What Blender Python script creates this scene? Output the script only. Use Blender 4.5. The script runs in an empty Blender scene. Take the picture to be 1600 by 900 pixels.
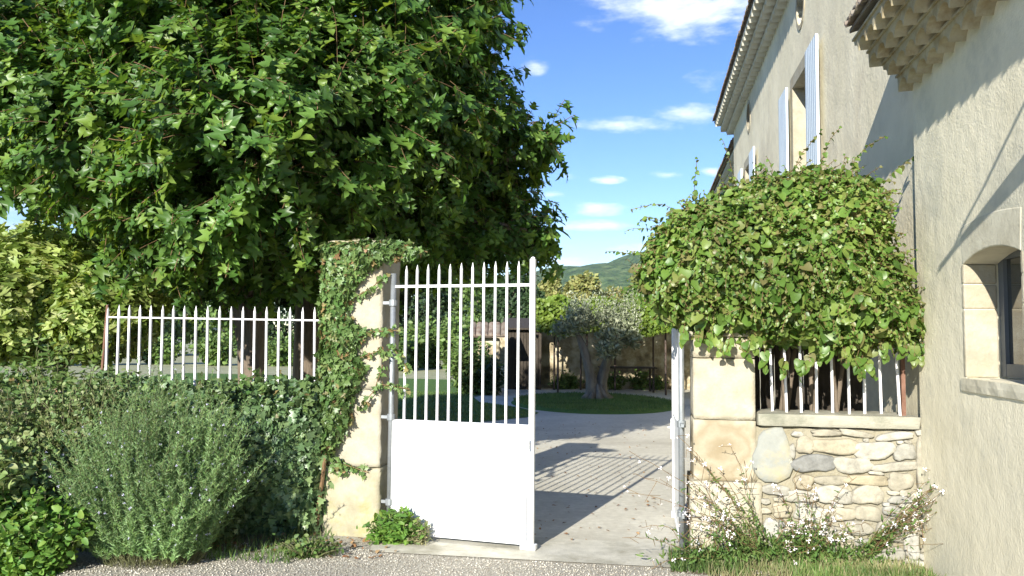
import bpy, math, random
import numpy as np
from mathutils import Vector, Matrix
from mathutils.geometry import tessellate_polygon
random.seed(7); RNG = np.random.default_rng(7)
SC = bpy.context.scene; COL = SC.collection
R = math.radians

# ------------------------------------------------------------------ camera
F = 1240.0; CX, CY = 800.0, 450.0
PITCH = math.atan(78.5/F); ROLL = R(0.5); CAMZ = 1.6
_f = Vector((0, math.cos(PITCH), math.sin(PITCH)))
_r0 = Vector((1, 0, 0)); _u0 = _r0.cross(_f)
_r = (_r0*math.cos(ROLL) + _u0*math.sin(ROLL)); _u = (_u0*math.cos(ROLL) - _r0*math.sin(ROLL))
cam = bpy.data.cameras.new('camera'); camo = bpy.data.objects.new('camera', cam); COL.objects.link(camo)
cam.sensor_width = 36; cam.lens = 36*F/1600; cam.clip_end = 20000; cam.clip_start = 0.05
m = Matrix((( _r.x, _u.x, -_f.x, 0), (_r.y, _u.y, -_f.y, 0), (_r.z, _u.z, -_f.z, CAMZ), (0, 0, 0, 1)))
camo.matrix_world = m; SC.camera = camo

# ------------------------------------------------------------------ sky and sun
SUN_EL = R(22.3); SUN_AZ = R(203.5)
w = bpy.data.worlds.new('World'); SC.world = w; w.use_nodes = True
nt = w.node_tree; nt.nodes.clear()
def N(t, ty, **kw):
    n = t.nodes.new(ty)
    for k, v in kw.items(): setattr(n, k, v)
    return n
sky = N(nt, 'ShaderNodeTexSky', sky_type='NISHITA', sun_disc=False, sun_elevation=SUN_EL, sun_rotation=SUN_AZ)
sky.air_density = 1.0; sky.dust_density = 0.0; sky.ozone_density = 3.0
bg = N(nt, 'ShaderNodeBackground'); bg.inputs[1].default_value = 0.15
out = N(nt, 'ShaderNodeOutputWorld'); tc = N(nt, 'ShaderNodeTexCoord')
sep = N(nt, 'ShaderNodeSeparateXYZ'); nt.links.new(tc.outputs['Generated'], sep.inputs[0])
def MA(op, a, b=None, c=None, clamp=False):
    n = N(nt, 'ShaderNodeMath', operation=op); n.use_clamp = clamp
    for i, x in enumerate((a, b, c)):
        if x is None: continue
        if isinstance(x, (int, float)): n.inputs[i].default_value = x
        else: nt.links.new(x, n.inputs[i])
    return n.outputs[0]
nz = N(nt, 'ShaderNodeTexNoise'); nz.inputs['Scale'].default_value = 13.0; nz.inputs['Detail'].default_value = 10; nz.inputs['Roughness'].default_value = 0.6
mp = N(nt, 'ShaderNodeMapping'); mp.inputs['Scale'].default_value = (1.0, 1.0, 2.8); mp.inputs['Location'].default_value = (0.3, 0.1, 0.2)
nt.links.new(tc.outputs['Generated'], mp.inputs[0]); nt.links.new(mp.outputs[0], nz.inputs['Vector'])
YY = MA('MAXIMUM', sep.outputs[1], 0.05); SX = MA('DIVIDE', sep.outputs[0], YY); SZ = MA('DIVIDE', sep.outputs[2], YY)
acc = None
for px, py, rx, ry, st in ((1060, 5, 210, 85, 1.0), (1000, 195, 130, 18, .8), (1075, 180, 90, 26, .8), (1110, 130, 60, 30, .75), (930, 325, 70, 16, .9), (930, 352, 85, 12, .7), (1045, 273, 40, 10, .7), (950, 281, 38, 9, .6), (1110, 268, 28, 10, .9), (835, 100, 34, 26, .5), (890, 388, 170, 18, .45), (985, 384, 100, 14, .4), (0, 320, 160, 70, .7), (860, 305, 30, 10, .7), (885, 275, 30, 8, .5), (940, 410, 300, 16, .3), (1400, -300, 500, 160, .8), (300, -300, 500, 180, .7)):
    d_ = _f + _r*((px-CX)/F) + _u*((CY-py)/F); cx_, cz_ = d_.x/d_.y, d_.z/d_.y
    a_ = MA('DIVIDE', MA('SUBTRACT', SX, cx_), rx/F); b_ = MA('DIVIDE', MA('SUBTRACT', SZ, cz_), ry/F)
    q_ = MA('MULTIPLY', MA('SUBTRACT', 1.0, MA('SQRT', MA('ADD', MA('MULTIPLY', a_, a_), MA('MULTIPLY', b_, b_))), clamp=True), st)
    acc = q_ if acc is None else MA('MAXIMUM', acc, q_)
cl = MA('ADD', MA('MULTIPLY', acc, 0.85), MA('MULTIPLY', MA('SUBTRACT', nz.outputs['Fac'], 0.5), 2.1))
cr = N(nt, 'ShaderNodeValToRGB'); cr.color_ramp.elements[0].position = 0.08; cr.color_ramp.elements[1].position = 1.05; cr.color_ramp.interpolation = 'EASE'; cr.color_ramp.elements[1].color = (0.8, 0.8, 0.8, 1)
gate_ = MA('MULTIPLY', cl, MA('MULTIPLY', acc, 6.0, clamp=True))
mx = N(nt, 'ShaderNodeMix', data_type='RGBA'); mx.inputs['B'].default_value = (4.6, 4.8, 5.2, 1)
sat = N(nt, 'ShaderNodeHueSaturation'); sat.inputs['Saturation'].default_value = 1.22; sat.inputs['Value'].default_value = 0.63; sat.inputs['Hue'].default_value = 0.516
nt.links.new(gate_, cr.inputs[0]); nt.links.new(cr.outputs[0], mx.inputs['Factor'])
nt.links.new(sky.outputs[0], sat.inputs['Color']); nt.links.new(sat.outputs[0], mx.inputs['A']); nt.links.new(mx.outputs['Result'], bg.inputs[0])
nt.links.new(bg.outputs[0], out.inputs[0])
sl = bpy.data.lights.new('sun', 'SUN'); sl.energy = 4.3; sl.angle = R(0.5); sl.color = (1.0, 0.955, 0.86)
so = bpy.data.objects.new('sun', sl); COL.objects.link(so)
LDIR = Vector((-math.sin(SUN_AZ)*math.cos(SUN_EL), -math.cos(SUN_AZ)*math.cos(SUN_EL), -math.sin(SUN_EL)))
so.rotation_euler = LDIR.to_track_quat('-Z', 'Y').to_euler(); so.location = (-8, -15, 12)
SC.view_settings.view_transform = 'Standard'; SC.view_settings.look = 'None'
SC.view_settings.exposure = 1.15; SC.view_settings.gamma = 1.0
SC.render.resolution_x = 1024; SC.render.resolution_y = 576
SC.render.engine = 'CYCLES'
try:
    SC.cycles.max_bounces = 6; SC.cycles.diffuse_bounces = 3; SC.cycles.glossy_bounces = 2
    SC.cycles.transmission_bounces = 4; SC.cycles.transparent_max_bounces = 6; SC.cycles.volume_bounces = 0
except Exception: pass

# ------------------------------------------------------------------ frames of reference
TH = math.atan(210/F)
V = Vector((math.cos(TH), -math.sin(TH), 0)); U = Vector((math.sin(TH), math.cos(TH), 0))
O = Vector((-1.27, 6.5, 0))
CS = (Vector((0, 0, 0))-O).dot(V); CN = (Vector((0, 0, 0))-O).dot(U)
def FR(s, n, z=0.0): return O + V*s + U*n + Vector((0, 0, z))
def ray(px, py): return _f + _r*((px-CX)/F) + _u*((CY-py)/F)
def at(px, py, D):                       # a point of the place seen at a pixel, D metres ahead
    d = ray(px, py); k = D/d.y; return Vector((0, 0, CAMZ)) + d*k
def gnd(px, py, z=0.0):
    d = ray(px, py); k = (z-CAMZ)/d.z; return Vector((0, 0, CAMZ)) + d*k
def plane_n(px, py, n):                  # (s, z) on the plane at distance n behind the fence line
    d = ray(px, py); k = (n-CN)/d.dot(U); p = Vector((0, 0, CAMZ))+d*k
    return (p-O).dot(V), p.z

# ------------------------------------------------------------------ materials
MATS = {}
def ramp(t, stops):
    c = N(t, 'ShaderNodeValToRGB'); e = c.color_ramp.elements
    e[0].position, e[0].color = stops[0][0], (*stops[0][1], 1); e[1].position, e[1].color = stops[-1][0], (*stops[-1][1], 1)
    for p, col in stops[1:-1]:
        x = e.new(p); x.color = (*col, 1)
    return c
def surf(name, stops, scale=4, detail=6, rough=0.85, bump=0.3, bscale=40, bdist=0.01, metallic=0, spec=0.3, stain=None, stscale=1.2, aniso=None, bump2=None):
    mt = bpy.data.materials.new(name); mt.use_nodes = True; t = mt.node_tree; b = t.nodes['Principled BSDF']
    c = N(t, 'ShaderNodeTexCoord'); n1 = N(t, 'ShaderNodeTexNoise'); n1.inputs['Scale'].default_value = scale; n1.inputs['Detail'].default_value = detail; n1.inputs['Roughness'].default_value = 0.65
    src = c.outputs['Object']
    if aniso:
        mpn = N(t, 'ShaderNodeMapping'); mpn.inputs['Scale'].default_value = aniso; t.links.new(src, mpn.inputs[0]); src = mpn.outputs[0]
    t.links.new(src, n1.inputs['Vector'])
    r = ramp(t, stops); t.links.new(n1.outputs['Fac'], r.inputs[0]); colout = r.outputs[0]
    if stain:
        n2 = N(t, 'ShaderNodeTexNoise'); n2.inputs['Scale'].default_value = stscale; n2.inputs['Detail'].default_value = 8; n2.inputs['Roughness'].default_value = 0.7
        t.links.new(c.outputs['Object'], n2.inputs['Vector'])
        r2 = ramp(t, [(0.47, (0, 0, 0)), (0.68, (1, 1, 1))]); t.links.new(n2.outputs['Fac'], r2.inputs[0])
        mxx = N(t, 'ShaderNodeMix', data_type='RGBA'); mxx.inputs['B'].default_value = (*stain, 1)
        t.links.new(r2.outputs[0], mxx.inputs['Factor']); t.links.new(colout, mxx.inputs['A']); colout = mxx.outputs['Result']
    t.links.new(colout, b.inputs['Base Color'])
    b.inputs['Roughness'].default_value = rough; b.inputs['Metallic'].default_value = metallic; b.inputs['Specular IOR Level'].default_value = spec
    if bump:
        n3 = N(t, 'ShaderNodeTexNoise'); n3.inputs['Scale'].default_value = bscale; n3.inputs['Detail'].default_value = 7; n3.inputs['Roughness'].default_value = 0.6
        t.links.new(src, n3.inputs['Vector'])
        bp = N(t, 'ShaderNodeBump'); bp.inputs['Strength'].default_value = bump; bp.inputs['Distance'].default_value = bdist
        t.links.new(n3.outputs['Fac'], bp.inputs['Height'])
        if bump2:
            n4 = N(t, 'ShaderNodeTexNoise'); n4.inputs['Scale'].default_value = bump2[0]; n4.inputs['Detail'].default_value = 4
            t.links.new(src, n4.inputs['Vector'])
            b2 = N(t, 'ShaderNodeBump'); b2.inputs['Strength'].default_value = bump2[1]; b2.inputs['Distance'].default_value = bump2[2]
            t.links.new(n4.outputs['Fac'], b2.inputs['Height']); t.links.new(b2.outputs[0], bp.inputs['Normal'])
        t.links.new(bp.outputs[0], b.inputs['Normal'])
    return mt
def leafmat(name, cols, rough=0.42, trans=0.3, spec=0.5, tcol=None):
    mt = bpy.data.materials.new(name); mt.use_nodes = True; t = mt.node_tree; b = t.nodes['Principled BSDF']; o = t.nodes['Material Output']
    g = N(t, 'ShaderNodeNewGeometry'); k = len(cols)
    r = ramp(t, [(i/(k-1), c) for i, c in enumerate(cols)]); t.links.new(g.outputs['Random Per Island'], r.inputs[0])
    c = N(t, 'ShaderNodeTexCoord'); n1 = N(t, 'ShaderNodeTexNoise'); n1.inputs['Scale'].default_value = 1.3; n1.inputs['Detail'].default_value = 3
    t.links.new(c.outputs['Object'], n1.inputs['Vector'])
    mm = N(t, 'ShaderNodeMapRange'); mm.inputs[1].default_value = 0.3; mm.inputs[2].default_value = 0.7; mm.inputs[3].default_value = 0.7; mm.inputs[4].default_value = 1.35
    t.links.new(n1.outputs['Fac'], mm.inputs[0])
    hs = N(t, 'ShaderNodeHueSaturation'); t.links.new(mm.outputs[0], hs.inputs['Value']); t.links.new(r.outputs[0], hs.inputs['Color'])
    t.links.new(hs.outputs[0], b.inputs['Base Color']); b.inputs['Roughness'].default_value = rough; b.inputs['Specular IOR Level'].default_value = spec
    if trans > 0:
        tr = N(t, 'ShaderNodeBsdfTranslucent'); h2 = N(t, 'ShaderNodeHueSaturation'); h2.inputs['Hue'].default_value = 0.475; h2.inputs['Saturation'].default_value = 1.1; h2.inputs['Value'].default_value = 1.6
        t.links.new(hs.outputs[0], h2.inputs['Color']); t.links.new(h2.outputs[0], tr.inputs[0])
        ms = N(t, 'ShaderNodeMixShader'); ms.inputs[0].default_value = trans
        t.links.new(b.outputs[0], ms.inputs[1]); t.links.new(tr.outputs[0], ms.inputs[2]); t.links.new(ms.outputs[0], o.inputs[0])
    return mt
M = MATS
M['gravel'] = surf('gravel', [(0.3, (0.22, 0.20, 0.16)), (0.5, (0.42, 0.39, 0.32)), (0.7, (0.60, 0.57, 0.48))], scale=90, detail=3, bump=0.9, bscale=80, bdist=0.02)
M['drive'] = surf('drive', [(0.3, (0.50, 0.47, 0.38)), (0.55, (0.60, 0.57, 0.47)), (0.75, (0.70, 0.66, 0.55))], scale=14, detail=12, bump=0.6, bscale=60, bdist=0.01, stain=(0.42, 0.39, 0.31), stscale=0.45)
M['threshold'] = surf('threshold', [(0.3, (0.46, 0.44, 0.36)), (0.7, (0.62, 0.59, 0.49))], scale=7, detail=9, bump=0.4, bscale=90, stain=(0.28, 0.26, 0.19), stscale=2)
M['field'] = surf('field', [(0.3, (0.24, 0.25, 0.13)), (0.5, (0.34, 0.34, 0.19)), (0.7, (0.46, 0.45, 0.27))], scale=1.6, detail=10, bump=0.6, bscale=8, bdist=0.05)
M['soil'] = surf('soil', [(0.3, (0.09, 0.07, 0.04)), (0.7, (0.20, 0.17, 0.10))], scale=20, detail=6, bump=0.8, bscale=50, bdist=0.02)
M['lawn'] = surf('lawn', [(0.3, (0.055, 0.12, 0.02)), (0.7, (0.11, 0.20, 0.035))], scale=10, detail=8, bump=0.8, bscale=60, bdist=0.03)
M['hill'] = surf('hill', [(0.36, (0.025, 0.06, 0.02)), (0.5, (0.07, 0.125, 0.04)), (0.64, (0.14, 0.19, 0.07))], scale=0.045, detail=14, bump=1.0, bscale=0.06, bdist=14)
M['plaster_near'] = surf('plaster_near', [(0.3, (0.68, 0.62, 0.45)), (0.7, (0.85, 0.785, 0.60))], scale=1.3, detail=10, bump=0.5, bscale=55, bdist=0.009, stain=(0.50, 0.48, 0.38), stscale=0.9, bump2=(8, 0.35, 0.02))
M['plaster_house'] = surf('plaster_house', [(0.3, (0.68, 0.615, 0.44)), (0.7, (0.85, 0.775, 0.58))], scale=1.0, detail=10, bump=0.45, bscale=22, bdist=0.014, stain=(0.56, 0.49, 0.36), stscale=0.55, bump2=(3, 0.4, 0.03))
M['limestone'] = surf('limestone', [(0.3, (0.31, 0.28, 0.205)), (0.7, (0.47, 0.44, 0.345))], scale=5, detail=12, bump=0.6, bscale=40, bdist=0.010, stain=(0.36, 0.30, 0.20), stscale=2.3, bump2=(6, 0.3, 0.02))
M['lichen_stone'] = surf('lichen_stone', [(0.35, (0.30, 0.27, 0.18)), (0.7, (0.46, 0.42, 0.31))], scale=5, detail=9, bump=0.5, bscale=30, bdist=0.012, stain=(0.30, 0.29, 0.10), stscale=3.2)
M['dressing'] = surf('dressing', [(0.3, (0.54, 0.50, 0.38)), (0.7, (0.68, 0.64, 0.50))], scale=4, detail=10, bump=0.4, bscale=40, bdist=0.008, stain=(0.46, 0.42, 0.31), stscale=3)
M['greystone'] = surf('greystone', [(0.3, (0.26, 0.25, 0.20)), (0.7, (0.42, 0.40, 0.32))], scale=3, detail=9, bump=0.5, bscale=30, bdist=0.01, stain=(0.20, 0.20, 0.15), stscale=3, aniso=(1, 1, 5))
M['paleslab'] = surf('paleslab', [(0.3, (0.20, 0.21, 0.19)), (0.7, (0.31, 0.315, 0.28))], scale=4, detail=9, bump=0.4, bscale=30, stain=(0.36, 0.32, 0.20), stscale=5)
M['mortar'] = surf('mortar', [(0.3, (0.23, 0.21, 0.155)), (0.7, (0.36, 0.33, 0.25))], scale=6, detail=9, bump=0.8, bscale=30, bdist=0.02, stain=(0.24, 0.21, 0.13), stscale=3, bump2=(9, 0.6, 0.04))
M['genoise'] = surf('genoise', [(0.3, (0.33, 0.29, 0.19)), (0.7, (0.50, 0.45, 0.32))], scale=5, detail=8, bump=0.5, bscale=26, bdist=0.01, stain=(0.26, 0.19, 0.09), stscale=4)
M['genoise_white'] = surf('genoise_white', [(0.3, (0.50, 0.48, 0.40)), (0.7, (0.66, 0.64, 0.55))], scale=5, detail=6, bump=0.3, bscale=26)
M['rooftile'] = surf('rooftile', [(0.3, (0.12, 0.09, 0.07)), (0.5, (0.21, 0.155, 0.12)), (0.7, (0.32, 0.28, 0.23))], scale=6, detail=7, bump=0.5, bscale=30, stain=(0.22, 0.20, 0.16), stscale=3)
M['white'] = surf('white', [(0.3, (0.80, 0.80, 0.79)), (0.7, (0.86, 0.86, 0.85))], scale=5, rough=0.35, bump=0.05, bscale=60, spec=0.5)
M['whitebar'] = surf('whitebar', [(0.3, (0.70, 0.68, 0.66)), (0.62, (0.82, 0.80, 0.80)), (0.8, (0.55, 0.42, 0.34))], scale=14, rough=0.45, bump=0.2, bscale=90, spec=0.5)
M['galv'] = surf('galv', [(0.3, (0.24, 0.26, 0.27)), (0.7, (0.36, 0.38, 0.39))], scale=12, rough=0.45, metallic=0.5, bump=0.1, bscale=60)
M['shutter'] = surf('shutter', [(0.3, (0.52, 0.60, 0.66)), (0.7, (0.60, 0.67, 0.72))], scale=8, rough=0.5, bump=0.05)
M['frame_grey'] = surf('frame_grey', [(0.3, (0.11, 0.12, 0.125)), (0.7, (0.15, 0.16, 0.165))], scale=5, rough=0.5, bump=0.1)
M['iron'] = surf('iron', [(0.3, (0.05, 0.04, 0.035)), (0.7, (0.12, 0.08, 0.06))], scale=10, rough=0.6, bump=0.2)
M['rust'] = surf('rust', [(0.3, (0.14, 0.07, 0.045)), (0.7, (0.24, 0.13, 0.09))], scale=20, rough=0.8, bump=0.3)
M['bark'] = surf('bark', [(0.3, (0.09, 0.07, 0.05)), (0.7, (0.24, 0.19, 0.14))], scale=8, detail=8, bump=1.0, bscale=18, bdist=0.03, aniso=(1, 1, 0.25))
M['bark_olive'] = surf('bark_olive', [(0.3, (0.10, 0.085, 0.065)), (0.7, (0.27, 0.24, 0.19))], scale=7, detail=8, bump=1.0, bscale=14, bdist=0.05, aniso=(1, 1, 0.3))
M['twig'] = surf('twig', [(0.3, (0.12, 0.07, 0.035)), (0.7, (0.25, 0.16, 0.08))], scale=10, bump=0)
M['greentwig'] = surf('greentwig', [(0.3, (0.10, 0.11, 0.045)), (0.7, (0.19, 0.19, 0.09))], scale=10, bump=0)
M['redtwig'] = surf('redtwig', [(0.3, (0.15, 0.08, 0.04)), (0.7, (0.24, 0.17, 0.08))], scale=10, bump=0)
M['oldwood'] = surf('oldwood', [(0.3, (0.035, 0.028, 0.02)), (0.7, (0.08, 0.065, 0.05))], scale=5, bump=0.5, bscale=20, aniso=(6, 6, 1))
M['stonewall_far'] = surf('stonewall_far', [(0.35, (0.14, 0.11, 0.07)), (0.5, (0.36, 0.30, 0.19)), (0.65, (0.60, 0.55, 0.42))], scale=2.2, detail=5, bump=0.8, bscale=4, bdist=0.06)
M['dark'] = surf('dark', [(0.3, (0.015, 0.015, 0.015)), (0.7, (0.03, 0.03, 0.03))], bump=0)
M['petal'] = surf('petal', [(0.3, (0.82, 0.78, 0.78)), (0.7, (0.88, 0.82, 0.84))], bump=0, rough=0.7)
M['petal_blue'] = surf('petal_blue', [(0.3, (0.50, 0.48, 0.68)), (0.7, (0.66, 0.64, 0.80))], bump=0, rough=0.7)
def stained(centre, rad):
    mt = surf('stained_block', [(0.3, (0.35, 0.31, 0.22)), (0.7, (0.47, 0.43, 0.33))], scale=3, detail=9, bump=0.35, bscale=35, bdist=0.008, bump2=(6, 0.3, 0.02))
    t = mt.node_tree; b = t.nodes['Principled BSDF']; src = b.inputs['Base Color'].links[0].from_socket
    c = N(t, 'ShaderNodeTexCoord'); n = N(t, 'ShaderNodeTexNoise'); n.inputs['Scale'].default_value = 5; n.inputs['Detail'].default_value = 6; t.links.new(c.outputs['Object'], n.inputs['Vector'])
    ad = N(t, 'ShaderNodeMix', data_type='VECTOR'); ad.inputs['Factor'].default_value = 0.3; t.links.new(c.outputs['Object'], ad.inputs[4]); t.links.new(n.outputs['Color'], ad.inputs[5])
    d = N(t, 'ShaderNodeVectorMath', operation='DISTANCE'); d.inputs[1].default_value = tuple(x*0.7+0.15 for x in centre); t.links.new(ad.outputs[1], d.inputs[0])
    m_ = N(t, 'ShaderNodeMath', operation='DIVIDE'); m_.inputs[1].default_value = rad; t.links.new(d.outputs['Value'], m_.inputs[0])
    r = ramp(t, [(0.0, (1, 1, 1)), (0.28, (.75, .75, .75)), (0.5, (.35, .35, .35)), (0.72, (.7, .7, .7)), (0.88, (.3, .3, .3)), (1.0, (0, 0, 0))]); t.links.new(m_.outputs[0], r.inputs[0])
    x = N(t, 'ShaderNodeMix', data_type='RGBA'); x.inputs['B'].default_value = (0.25, 0.195, 0.115, 1); t.links.new(r.outputs[0], x.inputs['Factor']); t.links.new(src, x.inputs['A']); t.links.new(x.outputs['Result'], b.inputs['Base Color'])
    MATS['stained'] = mt
def glassmat():
    mt = bpy.data.materials.new('window_glass'); mt.use_nodes = True; b = mt.node_tree.nodes['Principled BSDF']
    b.inputs['Base Color'].default_value = (0.03, 0.035, 0.035, 1); b.inputs['Roughness'].default_value = 0.04; b.inputs['Specular IOR Level'].default_value = 1.0; b.inputs['IOR'].default_value = 1.9
    return mt
M['glass'] = glassmat()
def stonesmat():
    mt = bpy.data.materials.new('rubble_stones'); mt.use_nodes = True; t = mt.node_tree; b = t.nodes['Principled BSDF']
    g = N(t, 'ShaderNodeNewGeometry')
    r = ramp(t, [(0, (0.28, 0.28, 0.26)), (0.15, (0.52, 0.49, 0.40)), (0.3, (0.50, 0.43, 0.29)), (0.45, (0.58, 0.55, 0.46)), (0.6, (0.40, 0.37, 0.29)), (0.75, (0.52, 0.47, 0.35)), (0.9, (0.60, 0.58, 0.51)), (1, (0.36, 0.35, 0.30))])
    t.links.new(g.outputs['Random Per Island'], r.inputs[0])
    c = N(t, 'ShaderNodeTexCoord'); n = N(t, 'ShaderNodeTexNoise'); n.inputs['Scale'].default_value = 11; n.inputs['Detail'].default_value = 9; n.inputs['Roughness'].default_value = 0.7
    t.links.new(c.outputs['Object'], n.inputs['Vector'])
    mm = N(t, 'ShaderNodeMapRange'); mm.inputs[1].default_value = 0.3; mm.inputs[2].default_value = 0.7; mm.inputs[3].default_value = 0.42; mm.inputs[4].default_value = 0.86
    t.links.new(n.outputs['Fac'], mm.inputs[0])
    hs = N(t, 'ShaderNodeHueSaturation'); t.links.new(mm.outputs[0], hs.inputs['Value']); t.links.new(r.outputs[0], hs.inputs['Color']); t.links.new(hs.outputs[0], b.inputs['Base Color'])
    b.inputs['Roughness'].default_value = 0.85
    bp = N(t, 'ShaderNodeBump'); bp.inputs['Strength'].default_value = 0.7; bp.inputs['Distance'].default_value = 0.012
    n2 = N(t, 'ShaderNodeTexNoise'); n2.inputs['Scale'].default_value = 28; n2.inputs['Detail'].default_value = 8; t.links.new(c.outputs['Object'], n2.inputs['Vector'])
    t.links.new(n2.outputs['Fac'], bp.inputs['Height']); t.links.new(bp.outputs[0], b.inputs['Normal'])
    return mt
M['stones'] = stonesmat()
M['leaf_mulberry'] = leafmat('leaf_mulberry', [(0.046, 0.106, 0.020), (0.063, 0.140, 0.024), (0.081, 0.168, 0.029), (0.109, 0.202, 0.035), (0.184, 0.280, 0.046)], rough=0.42, trans=0.36, spec=0.45)
M['leaf_yellow'] = leafmat('leaf_yellow', [(0.15, 0.24, 0.045), (0.24, 0.33, 0.07), (0.38, 0.45, 0.14), (0.18, 0.28, 0.05), (0.46, 0.48, 0.19)], rough=0.5, trans=0.35)
M['leaf_ivy'] = leafmat('leaf_ivy', [(0.065, 0.125, 0.045), (0.098, 0.169, 0.062), (0.130, 0.206, 0.088), (0.182, 0.250, 0.094)], rough=0.4, trans=0.12)
M['leaf_ivy_light'] = leafmat('leaf_ivy_light', [(0.068, 0.145, 0.034), (0.119, 0.203, 0.051), (0.170, 0.246, 0.076), (0.102, 0.174, 0.048), (0.136, 0.217, 0.060), (0.085, 0.160, 0.043), (0.102, 0.174, 0.051), (0.153, 0.217, 0.068), (0.289, 0.160, 0.076)], rough=0.42, trans=0.15)
M['leaf_vine'] = leafmat('leaf_vine', [(0.063, 0.132, 0.022), (0.098, 0.182, 0.031), (0.127, 0.209, 0.039), (0.184, 0.253, 0.055), (0.172, 0.154, 0.061)], rough=0.42, trans=0.28)
M['leaf_rosemary'] = leafmat('leaf_rosemary', [(0.099, 0.186, 0.055), (0.154, 0.264, 0.090), (0.220, 0.336, 0.140), (0.176, 0.312, 0.060)], rough=0.6, trans=0.1)
M['leaf_weed'] = leafmat('leaf_weed', [(0.075, 0.176, 0.028), (0.120, 0.243, 0.042), (0.195, 0.297, 0.056)], rough=0.5, trans=0.25)
M['leaf_shrub'] = leafmat('leaf_shrub', [(0.095, 0.169, 0.046), (0.155, 0.234, 0.072), (0.230, 0.299, 0.104), (0.230, 0.247, 0.104)], rough=0.55, trans=0.2)
M['leaf_olive'] = leafmat('leaf_olive', [(0.15, 0.18, 0.10), (0.23, 0.26, 0.155), (0.36, 0.38, 0.26)], rough=0.5, trans=0.1)
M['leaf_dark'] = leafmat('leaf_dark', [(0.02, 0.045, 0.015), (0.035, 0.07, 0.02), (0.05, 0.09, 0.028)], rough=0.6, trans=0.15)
M['leaf_green'] = leafmat('leaf_green', [(0.075, 0.14, 0.03), (0.12, 0.20, 0.045), (0.17, 0.25, 0.065)], rough=0.55, trans=0.25)
M['leaf_lime'] = leafmat('leaf_lime', [(0.11, 0.18, 0.025), (0.16, 0.24, 0.035), (0.22, 0.29, 0.05)], rough=0.5, trans=0.35)
M['leaf_gold'] = leafmat('leaf_gold', [(0.17, 0.20, 0.055), (0.24, 0.25, 0.075), (0.33, 0.31, 0.12)], rough=0.6, trans=0.25)
M['grass'] = leafmat('grass', [(0.05, 0.11, 0.02), (0.09, 0.17, 0.035), (0.16, 0.20, 0.06)], rough=0.6, trans=0.2)
M['drygrass'] = leafmat('drygrass', [(0.10, 0.16, 0.04), (0.22, 0.22, 0.10), (0.35, 0.31, 0.17)], rough=0.6, trans=0.2)
M['deadleaf'] = leafmat('deadleaf', [(0.16, 0.07, 0.03), (0.30, 0.16, 0.06), (0.36, 0.24, 0.12)], rough=0.7, trans=0.1)
M['pebble'] = leafmat('pebble', [(0.22, 0.19, 0.15), (0.36, 0.33, 0.27), (0.50, 0.47, 0.39), (0.62, 0.59, 0.52)], rough=0.8, trans=0)

# ------------------------------------------------------------------ object helpers
def tag(o, label=None, cat=None, group=None, kind=None):
    if label: o['label'] = label
    if cat: o['category'] = cat
    if group: o['group'] = group
    if kind: o['kind'] = kind
    return o
def thing(name, loc, label, cat, group=None):
    o = bpy.data.objects.new(name, None); COL.objects.link(o); o.location = loc; o.empty_display_size = 0.2
    return tag(o, label, cat, group)
def world_loc(o):
    p = Vector((0, 0, 0))
    while o is not None: p += Vector(o.location); o = o.parent
    return p
def obj(name, vf, mat, parent=None, smooth=False, origin=None):
    """vf = (verts in world coordinates, faces); becomes one mesh object under parent"""
    v, f = vf
    base = world_loc(parent) if parent is not None else Vector((0, 0, 0))
    og = Vector(origin) if origin is not None else base
    me = bpy.data.meshes.new(name)
    if isinstance(v, np.ndarray):
        vv = v - np.array(og); me.vertices.add(len(vv)); me.vertices.foreach_set('co', vv.astype(np.float32).ravel())
        nl = f.shape[0]*f.shape[1]; me.loops.add(nl); me.loops.foreach_set('vertex_index', f.astype(np.int32).ravel())
        me.polygons.add(len(f)); me.polygons.foreach_set('loop_start', np.arange(0, nl, f.shape[1], dtype=np.int32))
        me.update(calc_edges=True)
    else:
        me.from_pydata([tuple(Vector(p)-og) for p in v], [], f); me.update()
    if smooth: me.polygons.foreach_set('use_smooth', [True]*len(me.polygons))
    me.materials.append(MATS[mat])
    o = bpy.data.objects.new(name, me); COL.objects.link(o); o.location = og-base
    if parent is not None: o.parent = parent
    return o
def bevel(o, wd=0.01, seg=2):
    b = o.modifiers.new('bevel', 'BEVEL'); b.width = wd; b.segments = seg; b.limit_method = 'ANGLE'; b.angle_limit = R(40); return o
def merge(*parts):
    V_, F_ = [], []
    for v, f in parts:
        k = len(V_); V_ += list(v); F_ += [tuple(i+k for i in q) for q in f]
    return V_, F_
def box(s0, s1, n0, n1, z0, z1, fr=FR):
    v = [fr(s, n, z) for z in (z0, z1) for n in (n0, n1) for s in (s0, s1)]
    return v, [(0, 2, 3, 1), (4, 5, 7, 6), (0, 1, 5, 4), (2, 6, 7, 3), (0, 4, 6, 2), (1, 3, 7, 5)]
def wbox(x0, x1, y0, y1, z0, z1): return box(x0, x1, y0, y1, z0, z1, fr=lambda a, b, c: Vector((a, b, c)))
def tube(pts, rad, seg=8, cap=True):
    pts = [Vector(p) for p in pts]
    if not hasattr(rad, '__len__'): rad = [rad]*len(pts)
    v, f = [], []; ref = None
    for i, p in enumerate(pts):
        d = (pts[min(i+1, len(pts)-1)]-pts[max(i-1, 0)]).normalized()
        if ref is None: ref = d.orthogonal().normalized()
        ref = (ref-d*ref.dot(d)).normalized(); b = d.cross(ref)
        for k in range(seg):
            a = 2*math.pi*k/seg; v.append(p+(ref*math.cos(a)+b*math.sin(a))*rad[i])
    for i in range(len(pts)-1):
        for k in range(seg):
            a, b_ = i*seg+k, i*seg+(k+1) % seg; f.append((a, b_, b_+seg, a+seg))
    if cap:
        f.append(tuple(reversed(range(seg)))); f.append(tuple(range((len(pts)-1)*seg, len(pts)*seg)))
    return v, f
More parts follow.
